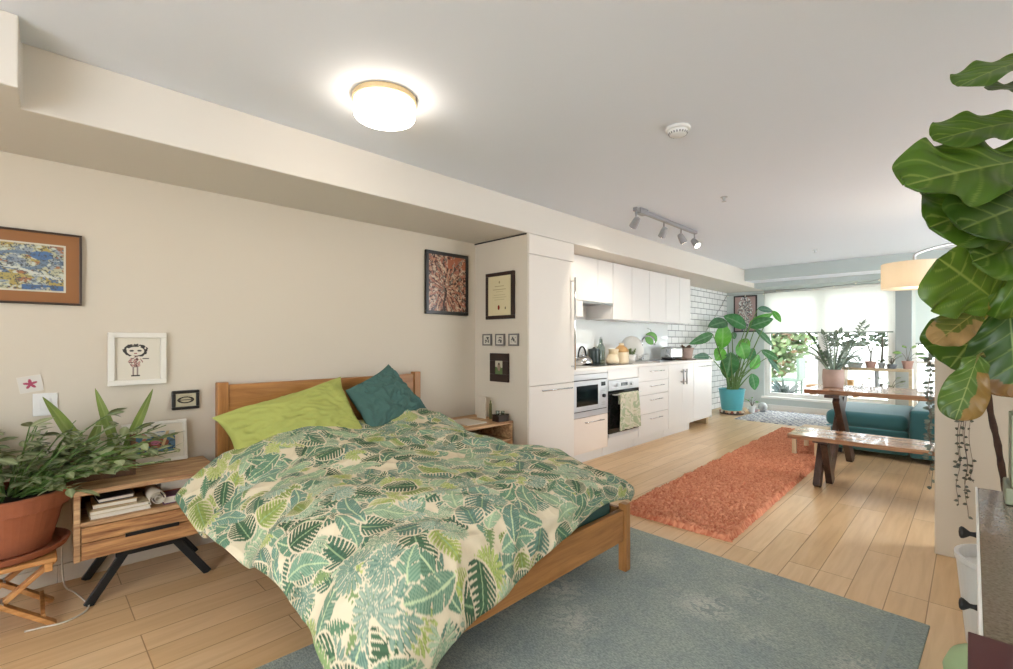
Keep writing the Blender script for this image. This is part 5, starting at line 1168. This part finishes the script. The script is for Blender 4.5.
for k, (B_, T_, w_, br) in enumerate(BIRD):
    B2, T2 = Vector(B_), Vector(T_); d = (T2-B2).normalized()
    g = MB(); view = Vector((.70, -.71, .25+.3*math.sin(k*2.1))); colr = ('#5fae2e', '#6fb83a', '#57a63a')[k % 3] if br else ('#3f8046', '#4a7a52', '#39753a', '#56806a')[k % 4]
    leaf(g, B2, T2, w_*1.15, view, 'oval', colr, '#8fc070' if br else '#86a886', droop=.18, fold=.22, nu=26, nv=13, nveins=10, seed=k*1.7)
    lf = g.build('leaf', SPROUT, t, smooth=True)
    p0 = Vector(q)+Vector((.07*math.cos(k*2.4), .07*math.sin(k*2.4), .30)); mid = p0.lerp(B2, .55)+Vector((0, 0, .10*(B2-p0).length)); 
    pl = [p0.lerp(mid, s).lerp(mid.lerp(B2, s), s) for s in np.linspace(0, 1, 12)]
    MB().tube(pl+[B2+d*.02], list(np.linspace(.012, .005, 13)), 8).build('leaf_stalk', STEM, lf, smooth=True)
# small things on the floor near it
t = thing('trinket_bowl', 'small white and red bowl on the floor between the teal pot and the window', 'bowl', (-2.50, 8.10, 0)); c_ = (-2.50, 8.16, 0.0)
MB().lathe([(.001, 0), (.05, 0), (.085, .05), (.09, .07), (.083, .07), (.05, .01), (.001, .008)], c_, 24).build('bowl', PLASTW, t, smooth=True); MB().lathe([(.07, .028), (.0895, .06), (.086, .062), (.068, .03)], c_, 24, cap=False).build('red_band', mat('red_glaze', '#b5434a', .4), t)
small_plant('little_plant', 'tiny green plant in a white pot on the floor beside the teal pot', (-2.47, 8.02, 0.02), .05, .11, PLASTW, 'leafy', None, '#57a33f', .5)
t = thing('ornament', 'small dark and white striped ornament on the floor by the window', 'ornament', (-2.36, 8.3, 0))
MB().sphere((-2.38, 8.24, .10), .07, 10).build('body', mat('ornament_white', '#c9cac6', .5, noise=.8, nscale=9, col2='#4b4d50'), t, smooth=True); MB().lathe([(.001, 0), (.05, 0), (.035, .04), (.001, .04)], (-2.38, 8.24, 0), 16).build('foot', PDK, t)

# ------------------------------------------------------------------ right foreground: fig, dresser, trailing plants
fb = (.105, 2.52, 0)
t = thing('fiddle_leaf_fig', 'tall fiddle leaf fig with huge leaves in a white planter by the dresser', 'potted plant', fb)
MB().lathe([(.001, 0), (.115, 0), (.122, .01), (.150, .32), (.155, .325), (.155, .345), (.143, .345), (.138, .30), (.001, .29)], fb, 40).build('planter', PLASTW, t, smooth=False)
MB().lathe([(.138, .295), (.001, .30)], fb, 28).build('soil', SOIL, t)
tr = catmull(np.array([p for p in TRUNK if p[2] < 2.1]+[(.158, 2.50, 2.12)]), 60); tr[:, 0] += .002*np.sin(np.arange(60)*.5)
tk = MB().tube([tuple(p) for p in tr], list(np.linspace(.0105, .007, 60)*(1+.12*np.sin(np.arange(60)*1.9))), 12).build('trunk', BARK, t, smooth=True)
FC = {0: ('#4a6a1c', '#9dab5c', None), 1: ('#3c591d', '#85954f', None), 2: ('#52731f', '#95a34f', '#8a6a2c'), 3: ('#3a5b22', '#86994f', '#8a5a30'), 4: ('#66702f', '#a99a5c', '#a9835a'), 5: ('#52702a', '#a5b06a', '#9c6f3c')}
for k, (B_, T_, w_, kd) in enumerate(FIG):
    B2, T2 = Vector(B_), Vector(T_); g = MB(); a, v_, st_ = FC[kd]
    nrm = Vector((.05, -1, .12)); dr_, ru = .10, .55
    if k in (0, 1): nrm = Vector((.25, -.75, .8)); dr_ = .16
    if k == 2: nrm = Vector((.2, -.85, .45)); dr_ = .12
    if k in (3, 4): nrm = Vector((.1, -1, .25)); ru = .8
    leaf(g, B2, T2, w_, nrm, 'fiddle', a, v_, droop=dr_, ruffle=ru, fold=.16, nu=84, nv=45, nveins=6, stain=st_, smode={2: 'base', 3: 'tip', 4: 'most', 5: 'side'}.get(kd, 'tip'), seed=k*3.1)
    lf = g.build('leaf', FIGM, t, smooth=True)
    i = int(np.argmin([(Vector(p)-B2).length+abs(p[2]-(B2.z-.03))*.5 for p in tr])); p0 = Vector(tr[i])
    if (p0-B2).length > .012:
        mid = p0.lerp(B2, .5)+Vector((0, 0, .02)); d = (T2-B2).normalized()
        MB().tube([p0, mid, B2, B2+d*.03], [.006, .005, .0045, .003], 8).build('leaf_stalk', mat('fig_stalk', '#6d6a34', .6), lf, smooth=True)
# dresser
dx0, dx1, dy0, dy1, dz = .008, .46, .60, 1.955, .72
t = thing('dresser', 'white dresser with a speckled brown top and dark knobs at the right edge', 'dresser', ((dx0+dx1)/2, (dy0+dy1)/2, 0))
DTOP = mat('speckled_brown_top', '#8d7d70', .25, noise=.8, nscale=190, col2='#5d4c42', coat=.4)  # brown lightened: reflection on the top put into the colour
MB().box(dx0+.004, dx1, dy0, dy1, dz-.004, dz).build('top_inlay', DTOP, t)
MB().box(dx0+.003, dx1, dy0-.004, dy1+.004, dz-.026, dz-.0045).build('top_edge', WHITE, t, bevel=.003)
MB().box(dx0+.012, dx1, dy0, dy1, .06, dz-.027).build('carcass', WHITE, t, bevel=.002)
g = MB(); g.box(dx0-.001, dx0+.0035, dy0-.003, dy1+.003, dz-.006, dz+.0015); g.build('edge_trim', WHITE, t, bevel=.001)
for z0, z1 in ((.56, .688), (.34, .55), (.075, .33)):
    d = MB().box(dx0+.002, dx0+.011, dy0+.02, dy1-.02, z0, z1).build('drawer', WHITE, t, bevel=.002)
    for y in (.80, 1.76):
        g = MB(); zc = z0+(z1-z0)*(.60 if z0 > .5 else .5); n0 = [(.001, 0), (.008, .0), (.006, .008), (.006, .014), (.015, .026), (.016, .031), (.011, .035), (.001, .036)]; g.lathe(n0, (0, 0, 0), 16); g.v = [(dx0+.002-c2, y+a, zc+b2) for a, b2, c2 in g.v]; g.build('knob', BLACK, d, smooth=True)
for x in (dx0+.03, dx1-.03):
    for y in (dy0+.03, dy1-.03): MB().box(x-.018, x+.018, y-.018, y+.018, 0, .06).build('foot', WHITE, t)

t = thing('book', 'dark red hardback lying on the near end of the dresser', 'book', (.14, .83, dz+.0015))
g = MB(); g.box(-.004, .27, .70, .915, dz+.002, dz+.006).box(-.004, .27, .70, .915, dz+.024, dz+.028).box(.266, .27, .70, .915, dz+.006, dz+.024); g.build('cover', REDBOOK, t, bevel=.001)
MB().box(.0, .264, .704, .911, dz+.0062, dz+.0238).build('pages', PAPER, t)
t = thing('square_planter', 'square grey-green planter on the far end of the dresser', 'planter', (.17, 1.85, dz))
GG = mat('grey_green_ceramic', '#7b7f66', .4, noise=.4, nscale=12)
MB().box(.062, .29, 1.80, 1.945, dz+.001, dz+.045).build('foot_tray', GG, t, bevel=.004)
g = MB(); g.box(.073, .28, 1.81, 1.822, dz+.045, dz+.235).box(.073, .28, 1.922, 1.934, dz+.045, dz+.235).box(.073, .085, 1.822, 1.922, dz+.045, dz+.235).box(.268, .28, 1.822, 1.922, dz+.045, dz+.235); g.build('walls', GG, t, bevel=.002)
MB().box(.086, .267, 1.823, 1.921, dz+.046, dz+.21).build('soil', SOIL, t)
tag(MB().lathe([(.001, 0), (.13, 0), (.165, .04), (.17, .085), (.155, .125), (.10, .145), (.001, .15)], (.10, 2.13, 0), 36).build('floor_pouf', mat('pale_green_knit', '#a9c193', .95, bump=.6, bscale=70), smooth=True), 'small round pale green pouf on the floor beside the dresser', 'pouf')
# trailing plants hanging from pots on the half-height wall
def trailer(label, pot_c, strands, leafsize, col, seed, potm, R=.06):
    t = thing('trailing_plant', label, 'potted plant', pot_c, 'trailing plants on the half-height wall')
    MB().lathe([(.001, 0), (R*.75, 0), (R, .09), (R*1.05, .095), (R*1.05, .11), (R*.9, .11), (R*.85, .09), (.001, .088)], pot_c, 24).build('pot', potm, t)
    R4 = random.Random(seed); g, st = MB(), MB()
    for pts in strands:
        c = catmull(np.array(pts), 40); c[:, 0] += .006*np.sin(np.arange(40)*.8+seed)
        st.tube([tuple(p) for p in c], .0012, 4)
        for i in range(8, 40):
            if R4.random() < .72:
                p = Vector(c[i]); a = R4.uniform(-.3, PI+.3); d = Vector((math.cos(a), -.25, math.sin(a)*.5-.3)).normalized()
                leaf(g, p, p+d*leafsize*R4.uniform(.7, 1.3), leafsize*.85, (.2, -1, .2), 'paddle', R4.choice(col), '#7d8478', nu=6, nv=5, nveins=1)
    g.build('foliage', SPROUT, t); st.build('strands', mat('strand_brown', '#6d6258', .8), t)
P0 = (-.02, 3.50, 1.0905)
def st_(x, y, zend, sw): return [(P0[0]+x*.3, 3.50, 1.18), (x-.01, 3.44, 1.20), (x, 3.415, 1.10), (x+sw*.3, 3.417, .8), (x+sw, 3.42, .5), (x+sw*1.3, 3.42, zend)]
trailer('trailing plant with tiny dark leaves hanging down the front of the half-height wall', P0, [st_(-.035, 0, .24, .012), st_(-.022, 0, .34, .0), st_(-.01, 0, .42, .008), st_(-.045, 0, .55, -.006), st_(-.028, 0, .29, -.022)], .017, ['#4c4a3e', '#3f4238', '#5b5a4c'], 2, PG)
P0 = (-.085, 3.505, 1.0905)
def st2(y, zend, o): return [(-.085, y, 1.17), (-.14, y, 1.20), (-.165, y, 1.08), (-.162-o, y, .85), (-.158-o, y, .65), (-.155-o, y, zend)]
trailer('trailing grey-green plant hanging over the free end of the half-height wall', P0, [st2(3.47, .42, .004), st2(3.50, .5, .012), st2(3.53, .33, .0), st2(3.49, .62, .008)], .024, ['#7d8a80', '#93a096', '#68766c'], 5, PTC, R=.045)

# ------------------------------------------------------------------ outside, seen through the windows
PAT = mat('patio_concrete', '#d6d4cf', .9, noise=.2, nscale=3)
struct(MB().box(-14, 12, YW+.14, 30, -.12, -.02), 'ground_patio', PAT, origin=(0, 0, 0))
WOUT = mat('render_white', '#e9e8e4', .9)
struct(MB().box(-9, 12, 13.2, 13.4, -.02, 1.02), 'wall_garden', WOUT)
def hedge(name, label, x0, x1, y0, y1, z0, z1, n, cols, seed, size=.16):
    R5 = random.Random(seed); g = MB()
    for k in range(n):
        p = Vector((R5.uniform(x0, x1), R5.uniform(y0, y1), R5.uniform(z0, z1))); d = Vector((R5.gauss(0, 1), R5.gauss(0, 1)-.6, R5.gauss(0, .7))).normalized()
        leaf(g, p, p+d*size*R5.uniform(.7, 1.4), size*.55, (R5.uniform(-1, 1), -1, R5.uniform(0, 1)), 'oval', R5.choice(cols), '#9dbb7c', nu=5, nv=4, nveins=1)
    o = g.build(name, SPROUT); return tag(o, label, 'hedge')
hedge('hedge', 'dark clipped hedge beyond the white garden wall', -2.9, 8, 14.2, 15.0, .8, 2.7, 5600, ['#22301d', '#2b3a23', '#1b2818', '#334229'], 4)
t = thing('garden_tree', 'light green leafy tree outside the left part of the window', 'tree', (-3.5, 12.4, 0)); R5 = random.Random(8); g = MB()
for k in range(2600):
    a, b2 = R5.uniform(0, 2*PI), R5.uniform(-1, 1); r = 1.5*R5.random()**.4; p = Vector((-3.5+.62*r*math.cos(a)*math.sqrt(1-b2*b2), 12.4+.45*r*math.sin(a)*math.sqrt(1-b2*b2), 1.55+.95*r*b2)); d = Vector((R5.gauss(0, 1), R5.gauss(0, 1), R5.gauss(0, .6))).normalized()
    leaf(g, p, p+d*.17, .09, (R5.uniform(-1, 1), -1, R5.uniform(0, 1)), 'oval', R5.choice(['#5f7548', '#6b7e52', '#536a40', '#7a875f', '#7a6048']), '#7f8f68', nu=5, nv=4, nveins=1)
g.build('crown', SPROUT, t); MB().tube([(-3.5, 12.4, -.02), (-3.47, 12.4, .6), (-3.5, 12.4, 1.4)], [.10, .08, .05], 10).build('trunk', BARK, t)
t = thing('patio_chair', 'pale green patio chair outside the window', 'chair', (-2.7, 10.9, -.02)); PCH = mat('pale_green_plastic', '#56685a', .5)
MB().box(-3.0, -2.45, 10.65, 11.15, .34, .38).build('seat', PCH, t, bevel=.01); MB().box(-2.47, -2.42, 10.65, 11.15, .38, .80).build('backrest', PCH, t, bevel=.01)
for x in (-2.96, -2.48):
    for y in (10.69, 11.11): MB().bar((x, y, .34), (x, y, -.02), .035, .035).build('leg', PCH, t)
t = thing('patio_bench', 'low orange-brown wooden bench on the bright patio', 'bench', (-1.93, 11.1, -.02)); PBW = wood('patio_wood', '#7a5630', '#5e4022', .6, 'X', .6)
MB().box(-2.36, -1.5, 10.9, 11.3, .22, .28).build('seat', PBW, t, bevel=.005)
for x in (-2.28, -1.58): MB().box(x-.03, x+.03, 10.95, 11.25, -.02, .22).build('leg', PBW, t)
t = thing('patio_plant', 'dark spiky plant low outside the left window pane', 'plant', (-2.40, 9.55, -.02)); g = MB(); R6 = random.Random(3)
MB().lathe([(.001, 0), (.12, 0), (.15, .16), (.14, .16), (.001, .14)], (-2.40, 9.55, -.02), 20).build('pot', PDK, t)
for k in range(40):
    a = R6.uniform(0, 2*PI); el = R6.uniform(.1, 1.1); p = Vector((-2.40, 9.55, .13)); d = Vector((math.cos(a)*math.cos(el), math.sin(a)*math.cos(el), math.sin(el)))
    leaf(g, p, p+d*R6.uniform(.26, .42), .05, (0, -.5, 1), 'oval', R6.choice(['#26302b', '#333d36', '#1d2622']), '#4b5850', nu=8, nv=5, nveins=2, droop=.3)
g.build('foliage', SPROUT, t)

# ------------------------------------------------------------------ daylight
w = bpy.data.worlds.new('daylight'); scene.world = w; w.use_nodes = True
bg = w.node_tree.nodes['Background']; bg.inputs['Color'].default_value = (.90, .95, 1.0, 1); bg.inputs['Strength'].default_value = SKY
vs = scene.view_settings; scene.display_settings.display_device = 'sRGB'
vs.view_transform = 'Standard'; vs.look = 'None'; vs.gamma = 1; vs.use_curve_mapping = False; vs.exposure = EXPO
scene.cycles.use_denoising = True
scene.cycles.max_bounces = 10; scene.cycles.diffuse_bounces = 6; scene.cycles.transparent_max_bounces = 12
